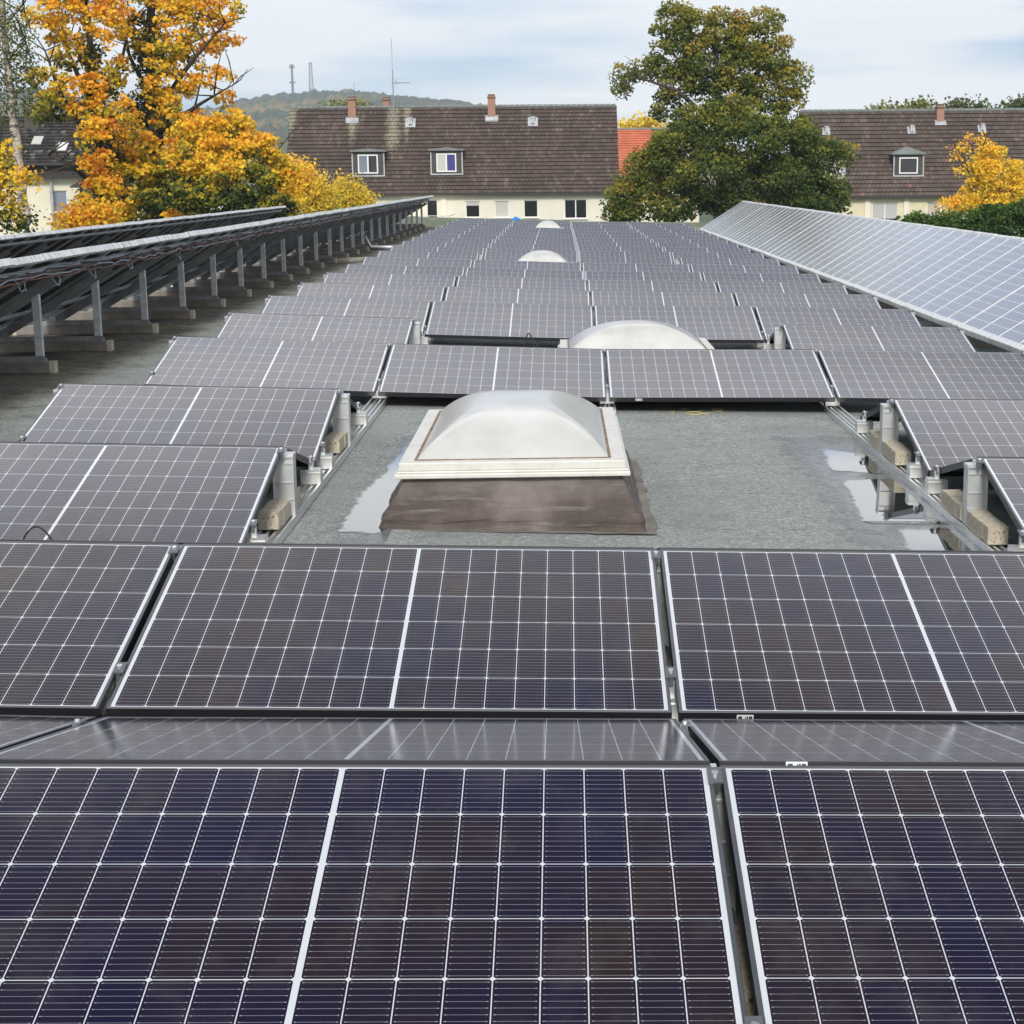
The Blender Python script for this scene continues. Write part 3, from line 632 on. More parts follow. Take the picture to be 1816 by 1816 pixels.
def mk_damp():
    s = NT('damp_felt'); co = s.obj(); f = s.noise(co, 34, 4, 0.7); e = s.noise(co, 5, 6, 0.7)
    s.set(s.ramp(f, [(0.25, (0.10, 0.108, 0.102)), (0.75, (0.26, 0.275, 0.265))]), s.ramp(e, [(0.42, 0.06), (0.62, 0.30)]))
    a = s.n('ShaderNodeAttribute'); a.attribute_name = 'wet'
    s.put(s.b.inputs['Alpha'], s.ramp(s.m_('ADD', a.outputs['Fac'], s.m_('MULTIPLY', s.m_('SUBTRACT', e, 0.5), 1.5)), [(0.42, 0.0), (0.72, 0.85)])); s.bump(f, 0.3, 0.004); return s.m
M['damp'] = mk_damp()
def damp(x0, x1, y0, y1, open_sides):
    m = MB(); W_ = []; NX, NY = 16, 40
    for b in range(NY + 1):
        for a in range(NX + 1):
            x, y = x0 + (x1 - x0) * a / NX, y0 + (y1 - y0) * b / NY; m.v.append((x, y, rz(x) + 0.0018))
            ds = [(y - y0) / 0.5, (y1 - y) / 0.5] + ([(x - x0) / 0.45] if 'l' in open_sides else []) + ([(x1 - x) / 0.2] if 'r' in open_sides else [])
            W_.append(max(0.0, min(1.0, min(ds))) * 0.8)
    for b in range(NY):
        for a in range(NX): q = b * (NX + 1) + a; m.f.append((q, q + 1, q + NX + 2, q + NX + 1)); m.mi.append(0)
    me = m.mesh('damp_patch', M['damp']); at_ = me.attributes.new('wet', 'FLOAT', 'POINT'); at_.data.foreach_set('value', W_); tag(new_obj('damp_patch', me), kind='structure')
damp(0.85, 1.685, 6.8, 11.4, 'l'); damp(-1.68, -1.2, 7.2, 11.2, 'l')
puddle([(-1.46, 7.75), (-1.24, 7.7), (-1.24, 10.4), (-1.36, 10.45), (-1.40, 9.4), (-1.46, 8.7)], 3.1)
puddle([(1.30, 7.3), (1.66, 7.25), (1.69, 8.05), (1.38, 8.0)], 7.7)
puddle([(1.22, 8.15), (1.68, 8.12), (1.69, 8.95), (1.62, 9.5), (1.32, 9.4)], 1.9)
puddle([(1.30, 9.75), (1.6, 9.65), (1.66, 10.35), (1.38, 10.6)], 5.2)

# ------------------------------------------------------------------ tall racks with narrow modules
MODW, MODL = 0.728, 1.5
def make_module():
    r = empty('solar_module'); h = MODW / 2
    m = MB(); m.box(-h, -h + 0.008, 0.0, MODL, -0.04, 0); m.box(h - 0.008, h, 0.0, MODL, -0.04, 0); m.box(-h + 0.008, h - 0.008, 0.0, 0.012, -0.04, -0.0005); m.box(-h + 0.008, h - 0.008, MODL - 0.012, MODL, -0.04, -0.0005); m.build('frame', M['alu'], r)
    m = MB(); m.box(-h + 0.008, h - 0.008, 0.012, MODL - 0.012, -0.012, -0.003); m.mi = [1, 0, 1, 1, 1, 1]; m.build('glass', [M['oldglass'], M['backsheet']], r)
    m = MB(); m.box(-h - 0.004, h + 0.004, -0.05, 0.0, -0.045, 0.004); m.box(-h - 0.004, h + 0.004, -0.055, -0.05, -0.07, -0.01)
    m.build('lower_trim', M['trim'], r)
    m = MB(); m.box(-h - 0.004, h + 0.004, MODL, MODL + 0.04, -0.052, 0.004); m.build('upper_trim', M['trim'], r)
    return r
MOD = make_module(); mod_first = True
def make_support(ph, zroof, xp, xl, zl):
    r = empty('rack_support'); c, s_ = math.cos(ph), math.sin(ph)
    # local frame: x = 0 at the rear post, z = 0 on the roof
    m = MB(); m.box(xl - 0.36 - xp, 0.085, -0.055, 0.055, 0.0, 0.10); b_ = m.build('base_beam', M['beam'], r); bv = b_.modifiers.new('edge', 'BEVEL'); bv.width = 0.006; bv.segments = 1
    m = MB(); m.box(xl - 0.40 - xp, xl - 0.36 - xp, -0.055, 0.055, 0.0, 0.10); m.build('lit_beam_end', M['concrete'], r)  # pale caps paint in the light on the beam ends
    e_ = MB(); e_.box(0.085, 0.125, -0.055, 0.055, 0.0, 0.10); e_.build('lit_beam_end', M['concrete'], r)
    m = MB(); m.box(xl - 0.12 - xp, 0.05, -0.022, 0.022, 0.10, 0.125); m.box(xl - 0.12 - xp, 0.05, -0.026, -0.022, 0.10, 0.145); m.build('base_rail', M['steel_shaded'], r)
    zu = lambda x: zl + (x + xp - xl) * math.tan(ph) - zroof - 0.074 / c        # top of the rafter
    m = MB(); T = zu(0) - 0.075 / c
    m.box(-0.03, 0.03, -0.024, -0.020, 0.125, T + 0.06); m.box(0.026, 0.030, -0.020, 0.028, 0.125, T + 0.06); m.box(-0.03, -0.026, -0.020, 0.028, 0.125, T + 0.06); m.build('post', M['steel'], r)
    m = MB(); x0, x1 = xl - xp + 0.05, 0.16
    for (ya, yb, d0, d1) in ((-0.034, -0.030, 0.0, 0.09), (-0.030, 0.012, 0.0, 0.005), (-0.030, 0.012, 0.085, 0.09)):
        m.hexa([(x0, ya, zu(x0) - d1), (x1 + 0.03, ya, zu(x1 + 0.03) - d1), (x1 + 0.03, yb, zu(x1 + 0.03) - d1), (x0, yb, zu(x0) - d1), (x0, ya, zu(x0) - d0), (x1 - 0.02, ya, zu(x1 - 0.02) - d0), (x1 - 0.02, yb, zu(x1 - 0.02) - d0), (x0, yb, zu(x0) - d0)])
    m.build('rafter', M['steel_shaded'], r)
    m = MB(); fx = xl - xp + 0.12; m.box(fx - 0.03, fx + 0.03, -0.018, 0.018, 0.125, max(0.13, zu(fx) - 0.08)); m.build('front_leg', M['steel'], r)
    return r
def rack(xl, zl, ph, y_near, y_far, xpost, sp, side, nm_label, sup_label, y_sup0):
    global mod_first
    c, s_ = math.cos(ph), math.sin(ph); n = int((y_far - y_near) / 0.74)
    for j in range(n):
        o = MOD if mod_first else copy_tree(MOD); mod_first = False
        y = y_far - (j + 0.5) * 0.74
        o.matrix_world = Matrix(((0, c, -s_, xl), (-1, 0, 0, y), (0, s_, c, zl + rng.uniform(-0.004, 0.004)), (0, 0, 0, 1)))
        tag(o, nm_label % nth(j + 1), 'solar module', 'narrow modules of the %s' % side)
    S0 = make_support(ph, rz(xpost), xpost, xl, zl); y = y_sup0; j = 0
    while y < y_far:
        o = S0 if j == 0 else copy_tree(S0); j += 1
        o.location = (xpost, y, rz(xpost)); tag(o, sup_label % nth(j), 'rack support', 'supports under the %s' % side); y += sp
    for t, lb in ((0.22, 'lower'), (0.90, 'upper')):
        m = MB(); d = t * MODL; px, pz = xl + d * c + 0.0575 * s_, zl + d * s_ - 0.0575 * c
        Mx = Matrix.Translation((px, 0, pz)) @ Matrix.Rotation(-ph, 4, 'Y')
        m.box(-0.022, 0.022, y_near, y_far, -0.0165, 0.0165, M_=Mx)
        tag(m.build('purlin', M['alu_dull']), 'long metal purlin under the %s part of the %s' % (lb, side), 'purlin', 'purlins of the tall racks')
    return (xl + 0.90 * MODL * c + 0.085 * s_, zl + 0.90 * MODL * s_ - 0.085 * c)
rack(3.96, 0.17, R(32), 8.0, 51.6, 5.0, 1.84, 'tall right rack', 'narrow solar module in the tall right rack, %s from its far end', 'support under the tall right rack, %s from its near end', 8.6)
phl = R(30.5)
xl1, zl1 = -4.40 - MODL * math.cos(phl), 1.185 - MODL * math.sin(phl)
cb = rack(xl1, zl1, phl, 8.0, 54.4, -4.72, 1.83, 'nearer left rack', 'narrow module seen from behind in the nearer left rack, %s from its far end', 'steel support under the nearer left rack, %s from its near end', 10.24)
xl2, zl2 = -8.0 - MODL * math.cos(phl), 1.01 - MODL * math.sin(phl)
rack(xl2, zl2, phl, 18.0, 47.6, -8.32, 1.83, 'farther left rack', 'narrow module seen from behind in the farther left rack, %s from its far end', 'steel support under the farther left rack, %s from its near end', 18.6)
# cable bundle along the upper purlin of the nearer left rack
cbE = empty('cable_bundle', (cb[0], 10, cb[1])); r2 = random.Random(3)
for j in range(5):
    pts = []; y = 8.2
    while y < 54: pts.append((r2.uniform(-0.02, 0.03) + 0.01 * j, y - 10, 0.045 - 0.018 * j + r2.uniform(-0.02, 0.012))); y += 0.22
    m = MB(); m.tube(pts, 0.007, 5); m.build('cable', [M['cable_grey'], M['rubber'], M['cable_red'], M['cable_grey'], M['cable_red']][j], cbE, True)
for y in (11.2, 12.6, 13.5, 14.6, 15.9, 18.0, 21.3):
    pts = [(0.02 + 0.03 * math.sin(a), y - 10 + 0.22 * (a / math.pi) + r2.uniform(-0.02, 0.02), -0.02 - r2.uniform(0.07, 0.11) * math.sin(a)) for a in [i * math.pi / 10 for i in range(11)]]
    m = MB(); m.tube(pts, 0.005, 5); m.build('cable_loop', M['cable_grey'], cbE, True)
tag(cbE, 'loose grey and brown cables tied along the upper purlin of the nearer left rack', 'cables')

# small cables and marks on the roof
def cable(pts, label, rad=0.004):
    m = MB(); m.tube(pts, rad, 6); tag(m.build('cable', M['rubber'], None, True), label, 'cable')
p0 = local(3, -3.0, 0.16); A = Vector((-2.98, lowY(3) + 0.25, 0))
def loop(c0, w_, h, d, n=14): return [(c0[0] - w_ / 2 + w_ * i / n, c0[1] + d * math.sin(math.pi * i / n), c0[2] + h * math.sin(math.pi * i / n)) for i in range(n + 1)]
b = at(66, 958, 6.2); cable(loop((b.x, b.y, b.z - 0.03), 0.15, 0.085, 0.0), 'thin black cable loop rising behind the second row at the left edge')
b = at(938, 612, 14.35); cable(loop((b.x, b.y, b.z - 0.03), 0.10, 0.13, 0.02) + [(b.x + 0.06, b.y, b.z + 0.02), (b.x + 0.10, b.y, b.z - 0.06)], 'looped black cable hanging at the low edge of the seventh row', 0.006)
mk = empty('spray_mark', (0.9, 12.4, rz(0.9) + 0.004))
def mark(cx, cy, rx, ry, a0=0, a1=360):
    pts = [(cx + rx * math.cos(R(a)), cy + ry * math.sin(R(a)), SB * (cx)) for a in range(a0, a1 + 1, 20)]; m = MB(); m.tube(pts, 0.003, 4); m.build('stroke', M['chalk'], mk)
mark(-0.40, 0.0, 0.012, 0.13); mark(-0.3, 0.05, 0.03, 0.05, 0, 200); mark(-0.24, -0.14, 0.06, 0.08); mark(-0.16, -0.06, 0.05, 0.10, 90, 330); mark(-0.04, 0.06, 0.055, 0.07, 20, 300)
tag(mk, 'yellow spray scribble on the felt before the fifth row', 'spray mark')
b = at(915, 391, 54.6); bn = empty('blue_box', (b.x, 54.6, rz(b.x)))
hh = b.z - rz(b.x) + 0.02
m = MB(); m.hexa([(-0.11, -0.09, 0), (0.11, -0.09, 0), (0.11, 0.09, 0), (-0.11, 0.09, 0), (-0.13, -0.11, hh), (0.13, -0.11, hh), (0.13, 0.11, hh), (-0.13, 0.11, hh)]); m.build('body', M['blue_plastic'], bn)
m = MB(); m.box(-0.14, 0.14, -0.12, 0.12, hh, hh + 0.05); m.box(-0.06, 0.06, -0.02, 0.02, hh + 0.05, hh + 0.10); m.build('lid', M['blue_plastic'], bn)
tag(bn, 'small blue plastic box at the far end of the roof', 'box')

a, b = at(634, 429, 38.6), at(742, 425, 38.6); za = rz(-4.5) + 0.06
m = MB(); m.tube([(-4.75, 38.3, za + 0.25), (-4.62, 38.32, za), (-4.2, 38.4, za - 0.01), (-3.3, 38.5, za - 0.03)], 0.045, 8)
tag(m.build('conduit', M['alu_dull'], None, True), 'pale conduit pipe crossing the roof from the nearer left rack to the panels', 'pipe')
m = MB(); m.box(-0.2, 0.2, -0.45, 0.45, 0.0, 0.06); o = m.build('concrete_slab', M['concrete']); o.location = (-4.45, 33.0, rz(-4.45)); o.rotation_euler = (0, 0, R(-12)); bv = o.modifiers.new('edge', 'BEVEL'); bv.width = 0.008; bv.segments = 1
tag(o, 'loose pale slab lying beside a foot of the nearer left rack', 'slab')
V_, F_, T_ = [], [], []; r5 = random.Random(21)
for k in range(350):
    if k < 330: x, y = -4.1 - abs(r5.gauss(0, 0.45)), r5.uniform(9, 50)
    else: x, y = r5.uniform(-1.6, 1.7), r5.uniform(7.0, 12.0)
    if -1.35 < x < 0.1 and y < 10.2: continue
    s_ = r5.uniform(0.010, 0.030) if k < 330 else r5.uniform(0.005, 0.012); a = r5.uniform(0, 6.28); u = Vector((math.cos(a), math.sin(a), r5.uniform(-.2, .2))) * s_; v = Vector((-math.sin(a), math.cos(a), r5.uniform(-.3, .3))) * s_ * 0.7; c0 = Vector((x, y, rz(x) + 0.012)); i = len(V_)
    V_ += [tuple(c0 - u), tuple(c0 - v), tuple(c0 + u), tuple(c0 + v)]; F_.append((i, i + 1, i + 2, i + 3)); T_.append(r5.choice((0.3, 0.45, 0.6, 0.8, 0.1)))
me = bpy.data.meshes.new('leaf_litter'); me.from_pydata(V_, [], F_); me.materials.append(M['leaf_chestnut']); at_ = me.attributes.new('tint', 'FLOAT', 'FACE'); at_.data.foreach_set('value', T_)
tag(new_obj('leaf_litter', me), 'scattered fallen leaves and grit on the roofing felt', None, None, 'stuff')
# ------------------------------------------------------------------ ground and hill
m = MB(); m.quad((-4000, -300, -6.2), (4000, -300, -6.2), (4000, 6000, -6.2), (-4000, 6000, -6.2)); tag(m.build('ground', M['ground']), kind='structure')
def hill():
    prof = [(-700, 150), (-300, 168), (0, 163), (60, 160), (180, 178), (330, 196), (400, 190), (440, 176), (500, 169), (560, 164), (600, 162), (650, 164), (720, 172), (800, 177), (860, 186), (960, 215), (1060, 250), (1200, 275), (1500, 290), (1900, 285), (2400, 280)]
    def py(px):
        for (a, b), (c, d) in zip(prof, prof[1:]):
            if a <= px <= c: t = (px - a) / (c - a); t = t * t * (3 - 2 * t); return b + (d - b) * t
        return prof[-1][1]
    m = MB(); NX, NY = 560, 110
    for j in range(NY + 1):
        t = j / NY; Yd = 900 + 1700 * t
        for i in range(NX + 1):
            px = -600 + 2900 * i / NX; top = at(px, py(px), 2600).z - 9
            k = t ** 1.5 * 1.0
            x = at(px, 300, Yd).x; z = -6 + (top + 6) * (0.12 * min(1, t * 4) + 0.88 * (k * (2 - k)) ) 
            q = Vector((x, Yd, 0)); z += (mnoise.noise(q * 0.045) * 4.0 + mnoise.noise(q * 0.012) * 3 + mnoise.noise(q * 0.11) * 6.0 + mnoise.noise(q * 0.21) * 4.0) * min(1, t * 6 + .3)
            m.v.append((x, Yd, z))
    for j in range(NY):
        for i in range(NX): a = j * (NX + 1) + i; m.f.append((a, a + 1, a + NX + 2, a + NX + 1)); m.mi.append(0)
    tag(m.build('hill', M['hill'], None, False), kind='structure')
hill()
def mast(px, py0, py1, Y, r0, r1, mat, label, plats=(), lattice=False):
    a, b = at(px, py1, Y), at(px, py0, Y); r = empty('radio_mast', (a.x, Y, a.z - 12)); H = b.z - a.z + 12
    m = MB()
    if not lattice: m.tube([(0, 0, 0), (0, 0, H * 0.95)], [r0, r1], 8); m.tube([(0, 0, H * 0.95), (0, 0, H)], [r1 * 0.4, 0.15], 6)
    else:
        n = 14
        for sx, sy in ((-1, -1), (1, -1), (1, 1), (-1, 1)): m.tube([(sx * r0, sy * r0, 0), (sx * r1, sy * r1, H * 0.96)], 0.32, 4)
        for k in range(n):
            t0, t1 = k / n * 0.96, (k + 1) / n * 0.96; w0, w1 = r0 + (r1 - r0) * t0, r0 + (r1 - r0) * t1
            for (ax, ay), (bx, by) in (((-1, -1), (1, -1)), ((1, -1), (1, 1)), ((1, 1), (-1, 1)), ((-1, 1), (-1, -1))): m.tube([(ax * w0, ay * w0, H * t0), (bx * w1, by * w1, H * t1)], 0.2, 4); m.tube([(bx * w0, by * w0, H * t0), (ax * w1, ay * w1, H * t1)], 0.2, 4)
    m.build('shaft', mat, r)
    for t, w_ in plats: m = MB(); m.tube([(0, 0, H * t), (0, 0, H * t + 1.6)], w_, 10); m.build('platform', mat, r)
    tag(r, label, 'radio mast', 'masts on the wooded hill')
mast(519.5, 112, 166, 2350, 1.9, 1.2, M['mast'], 'thick dark radio mast with two platforms on the hilltop', ((0.5, 4.2), (0.88, 4.0), (0.93, 3.0)))
mast(552.5, 108, 164, 2400, 3.2, 1.6, M['mast_l'], 'pale lattice radio mast on the hilltop beside the thicker mast', ((0.93, 2.4),), True)
mast(628.5, 146, 164, 2400, 0.6, 0.4, M['mast_l'], 'short thin pole far right of the two hilltop masts')

# ------------------------------------------------------------------ houses
def tiled(parent, name, A, B, C, D, rows, mat, step=0.09):
    """stepped tile courses between eave A-B and ridge D-C"""
    A, B, C, D = map(Vector, (A, B, C, D)); nrm = (B - A).cross(D - A).normalized(); m = MB(); uv = []
    for j in range(rows):
        t0, t1 = j / rows, (j + 1) / rows
        a, b = A.lerp(D, t0), B.lerp(C, t0); c, d = B.lerp(C, t1), A.lerp(D, t1); w_ = (b - a).length
        n = len(m.v); a2, b2 = a + nrm * step, b + nrm * step
        m.v += [tuple(q) for q in (a2, b2, c, d, a - nrm * 0.01, b - nrm * 0.01)]
        m.f += [(n, n + 1, n + 2, n + 3), (n + 4, n + 5, n + 1, n)]; m.mi += [0, 0]
        off = 0.15 * (j % 2)
        uv += [(off, j + .01), (w_ + off, j + .01), (w_ + off, j + .99), (off, j + .99), (off, j + .01), (w_ + off, j + .01), (w_ + off, j + .02), (off, j + .02)]
    me = m.mesh(name, mat); l = me.uv_layers.new(name='UVMap')
    for i, q in enumerate(uv): l.data[i].uv = q
    return new_obj(name, me, parent)
def wall_open(m, x0, x1, z0, z1, y, ops, deep=0.14):
    xs = sorted({x0, x1, *[v for o in ops for v in (o[0], o[1])]}); zs = sorted({z0, z1, *[v for o in ops for v in (o[2], o[3])]})
    for xa, xb in zip(xs, xs[1:]):
        for za, zb in zip(zs, zs[1:]):
            cx, cz = (xa + xb) / 2, (za + zb) / 2
            if any(o[0] < cx < o[1] and o[2] < cz < o[3] for o in ops): continue
            m.quad((xa, y, za), (xb, y, za), (xb, y, zb), (xa, y, zb))
    for a, b, c, d in ops:
        m.quad((a, y, c), (a, y + deep, c), (a, y + deep, d), (a, y, d)); m.quad((b, y, c), (b, y, d), (b, y + deep, d), (b, y + deep, c))
        m.quad((a, y, d), (a, y + deep, d), (b, y + deep, d), (b, y, d)); m.quad((a, y, c), (b, y, c), (b, y + deep, c), (a, y + deep, c))
def window(parent, a, b, c, d, y, panes, fw=0.07, name='window', sill=True, blind=None):
    """frame with one or more panes; panes = list of materials left to right"""
    m = MB(); n = len(panes); W_ = b - a
    m.box(a, b, y - 0.03, y + 0.03, c, c + fw); m.box(a, b, y - 0.03, y + 0.03, d - fw, d); m.box(a, a + fw, y - 0.03, y + 0.03, c + fw, d - fw); m.box(b - fw, b, y - 0.03, y + 0.03, c + fw, d - fw)
    for k in range(1, n): xm = a + W_ * k / n; m.box(xm - fw * 0.6, xm + fw * 0.6, y - 0.03, y + 0.03, c + fw, d - fw)
    w_ = m.build(name, M['white_paint'], parent)
    for k, mt in enumerate(panes):
        xa = a + W_ * k / n + (fw if k == 0 else fw * 0.6); xb = a + W_ * (k + 1) / n - (fw if k == n - 1 else fw * 0.6)
        m = MB(); m.box(xa, xb, y + 0.004, y + 0.016, c + fw, d - fw); m.build('pane', mt, w_)
        if blind:
            m = MB(); h = (d - c) * blind; m.box(xa + 0.005, xb - 0.005, y - 0.012, y - 0.002, d - fw - h, d - fw); m.build('blind', M['shutter'], w_)
    if sill: m = MB(); m.box(a - 0.06, b + 0.06, y - 0.25, y - 0.03, c - 0.05, c - 0.005); m.build('sill', M['white_paint'], w_)
    return w_
def wrect(x0, y0, x1, y1, Y): a, b = at(x0, y1, Y), at(x1, y0, Y); return (a.x, b.x, a.z, b.z)
def roof_pt(e, rd, px, py):                    # point of the roof plane (eave e: y,z ; ridge rd: y,z) seen in that direction
    lo, hi = e[0], rd[0]
    for _ in range(40):
        y = (lo + hi) / 2; q = at(px, py, y); zr = e[1] + (rd[1] - e[1]) * (y - e[0]) / (rd[0] - e[0])
        if q.z > zr: lo = y
        else: hi = y
    return q
def chimney(parent, p, w_, dpt, z0, z1, mat, cap=True):
    m = MB(); m.box(p.x - w_ / 2, p.x + w_ / 2, p.y - dpt / 2, p.y + dpt / 2, z0, z1 - 0.1); c = m.build('chimney', mat, parent)
    m = MB(); m.box(p.x - w_ / 2 + 0.03, p.x + w_ / 2 - 0.03, p.y - dpt / 2 + 0.03, p.y + dpt / 2 - 0.03, z1 - 0.1, z1); m.box(p.x - w_ / 2 - 0.03, p.x + w_ / 2 + 0.03, p.y - dpt / 2 - 0.03, p.y + dpt / 2 + 0.03, z1 - 0.3, z1 - 0.2); m.build('chimney_cap', M['soot'], c)
    return c
def roof_box(parent, p, nr, sx, sy, h, name, mat):      # small thing sitting on the roof slope
    up = nr; xv = Vector((1, 0, 0)); yv = up.cross(xv).normalized(); m = MB()
    Mx = Matrix(((xv.x, yv.x, up.x, p.x), (xv.y, yv.y, up.y, p.y), (xv.z, yv.z, up.z, p.z), (0, 0, 0, 1)))
    m.box(-sx / 2, sx / 2, -sy / 2, sy / 2, 0.02, h, M_=Mx); return m.build(name, mat, parent)
def vent(parent, p, nr, s_=0.75):
    b_ = roof_box(parent, p, nr, s_, s_ * 1.1, 0.09, 'roof_vent', M['lead'])
    xv = Vector((1, 0, 0)); m = MB(); q = p + nr * 0.09
    for dx in (-0.14, 0.02):
        m.box(q.x + dx * s_ / .75, q.x + (dx + 0.12) * s_ / .75, q.y - 0.28, q.y + 0.12, q.z - 0.12, q.z + 0.30)
    m.box(q.x - 0.2 * s_ / .75, q.x + 0.2 * s_ / .75, q.y - 0.32, q.y + 0.16, q.z + 0.30, q.z + 0.36); m.build('vent_hood', M['steel'], b_)
def dormer(parent, px0, px1, py0, py1, e, rd, panes, capmat, hip=0.0, wallmat=None):
    q = roof_pt(e, rd, (px0 + px1) / 2, py1); y = q.y - 0.05; a, b = at(px0, py1, y), at(px1, py0, y); x0, x1, z0, z1 = a.x, b.x, a.z, b.z
    slope = (rd[1] - e[1]) / (rd[0] - e[0]); dep = (z1 - z0) / slope + 0.3
    m = MB(); m.box(x0, x1, y, y + dep, z0, z1 - 0.12); d_ = m.build('dormer', wallmat or M['slate'], parent)
    m = MB(); ov = 0.22; xc = (x0 + x1) / 2; rise = 0.16 + hip
    base = [(x0 - ov, y - ov, z1 - 0.12), (x1 + ov, y - ov, z1 - 0.12), (x1 + ov, y + dep + .3, z1 - 0.12), (x0 - ov, y + dep + .3, z1 - 0.12)]
    n = len(m.v); m.v += base + [(q_[0], q_[1], q_[2] + 0.09) for q_ in base] + [(xc, y + 0.25 + hip, z1 - 0.03 + rise), (xc, y + dep + 0.8, z1 - 0.03 + rise)]
    m.f += [(3, 2, 1, 0), (0, 1, 5, 4), (1, 2, 6, 5), (2, 3, 7, 6), (3, 0, 4, 7), (4, 5, 8), (5, 6, 9, 8), (6, 7, 9), (7, 4, 8, 9)]; m.mi += [0] * 9
    m.build('dormer_roof', capmat, d_)
    m = MB(); wd = x1 - x0; f = 0.16
    window(d_, x0 + wd * f, x1 - wd * f * (1.1), z0 + 0.16, z1 - 0.32, y - 0.035, panes, 0.09, sill=False)
    m.box(x0 - 0.10, x1 + 0.10, y - 0.14, y + 0.02, z0 - 0.06, z0 + 0.04); m.box(x1, x1 + 0.09, y - 0.02, y + 0.10, z0 + 0.04, z1 - 0.2); m.box(x0 - 0.09, x0, y - 0.02, y + 0.10, z0 + 0.04, z1 - 0.2)
    m.build('flashing', M['lead'], d_)
    return d_
def gable_house(label, x0, x1, e, rd, wall_y, wallmat, tilemat, rows, ops, verge=(0, 0), zbot=-6.2, pil=(), grp=None, back=True):
    r = empty('house', ((x0 + x1) / 2, wall_y, zbot)); r.matrix_world = Matrix.Identity(4); dpt = (rd[0] - e[0]) * 2
    by = 2 * rd[0] - e[0]
    m = MB(); wall_open(m, x0, x1, zbot, e[1] + 0.1, wall_y, ops)
    for x, fl in ((x0, 1), (x1, 0)):
        pts = [(x, wall_y, zbot), (x, by - 0.4, zbot), (x, by - 0.4, e[1] + 0.1), (x, rd[0], rd[1] - 0.15), (x, wall_y, e[1] + 0.1)]
        n = len(m.v); m.v += pts; m.f.append(tuple(n + k for k in (range(5) if not fl else reversed(range(5))))); m.mi.append(0)
    m.quad((x1, by - 0.4, zbot), (x0, by - 0.4, zbot), (x0, by - 0.4, e[1] + .1), (x1, by - 0.4, e[1] + .1))
    wl = m.build('wall', wallmat, r)
    for pa, pb in pil: m = MB(); m.box(pa, pb, wall_y - 0.10, wall_y - 0.003, zbot, e[1] - 0.05); m.build('pilaster', M['pilaster'], wl)
    va, vb = verge
    t = tiled(r, 'roof', (x0 - 0.25, e[0], e[1]), (x1 + 0.25, e[0], e[1]), (x1 + 0.25 + vb, rd[0], rd[1]), (x0 - 0.25 + va, rd[0], rd[1]), rows, tilemat)
    tiled(t, 'rear_slope', (x1 + 0.25, by, e[1]), (x0 - 0.25, by, e[1]), (x0 - 0.25 + va, rd[0], rd[1]), (x1 + 0.25 + vb, rd[0], rd[1]), rows, tilemat)
    m = MB(); k = int((x1 - x0) / 0.42)
    for j in range(k):
        xa = x0 - 0.2 + (x1 - x0 + 0.4) * j / k; m.tube([(xa, rd[0], rd[1] - 0.02), (xa + 0.40, rd[0], rd[1] - 0.005)], [0.13, 0.15], 8)
    m.build('ridge_tiles', M['felt_cap'], t)
    m = MB(); m.box(x0 - 0.25, x1 + 0.25, e[0] - 0.14, e[0] - 0.01, e[1] - 0.12, e[1] + 0.02); m.box(x0 - 0.2, x1 + 0.2, e[0] - 0.01, wall_y, e[1] - 0.10, e[1] - 0.06)
    m.build('gutter', M['gutter'], r)
    tag(r, label, 'house', grp)
    return r
# middle house
E1, R1 = (125.0, 0.58), (130.0, 6.97); WY = 125.35
wins = [(640, 357, 668, 386), (757, 354, 776, 390), (826, 356.5, 851, 386), (877.5, 356, 902.5, 386), (929, 354.5, 954, 386), (1001, 353, 1041, 388)]
ops = [wrect(*q, WY) for q in wins]
pil = [(wrect(712, 350, 720.5, 390, WY)[:2]), (wrect(783, 350, 791.5, 390, WY)[:2])]
H1 = gable_house('long cream house with weathered brown tiled roof and two dormers in the centre', -20.1, 3.85, E1, R1, WY, M['wall_cream'], M['tile_brown'], 23, ops, pil=pil, grp='houses behind the flat roof')
for o, pn, bl in zip(ops, ([M['blue_pane']], [M['dark_pane']], [M['dark_pane']], [M['blind']], [M['dark_pane']], [M['dark_pane'], M['dark_pane']]), (None, None, 0.22, None, None, None)):
    window(H1, o[0], o[1], o[2], o[3], WY + 0.11, pn, blind=bl)
nr1 = Vector((0, -(R1[1] - E1[1]), R1[0] - E1[0])).normalized()
for px, pyb, pyt in ((624.5, 214, 171), (872, 211, 167)):
    q = roof_pt(E1, R1, px, pyb); t_ = at(px, pyt, q.y)
    roof_box(H1, q + nr1 * 0.0, nr1, 0.95, 0.55, 0.08, 'chimney_flashing', M['lead']); chimney(H1, q + Vector((0, 0.35, 0)), 0.56, 0.56, q.z - 0.3, t_.z, M['brick'])
q = at(684.5, 172, 132); chimney(H1, q, 0.55, 0.55, 5.5, q.z, M['brick'])
for px, py in ((728, 219), (945, 217)): vent(H1, roof_pt(E1, R1, px, py), nr1)
d1 = dormer(H1, 627, 679, 266, 312, E1, R1, [M['blue_pane'], M['dark_pane']], M['felt_cap'])
d2 = dormer(H1, 766, 818, 264, 309, E1, R1, [M['blind'], M['bluecloth']], M['felt_cap'])
q = at(697, 214, 127.5); q = roof_pt(E1, R1, 699, 216); an = empty('antenna', q); top = at(694, 68, q.y)
m = MB(); a_ = Vector((at(694, 68, q.y) - q)); mid = a_ * 0.62; m.tube([(0, 0, -0.1), mid], [0.05, 0.04], 6); m.tube([mid, a_], 0.018, 5); m.build('pole', M['mast_l'], an)
m = MB(); z_ = at(697, 147, q.y).z - q.z; m.tube([(-0.1, 0, z_), (1.25, 0, z_)], 0.035, 5)
for dx in (0.2, 0.45, 0.7, 0.95, 1.2): m.tube([(dx, -0.35, z_), (dx, 0.35, z_)], 0.012, 4)
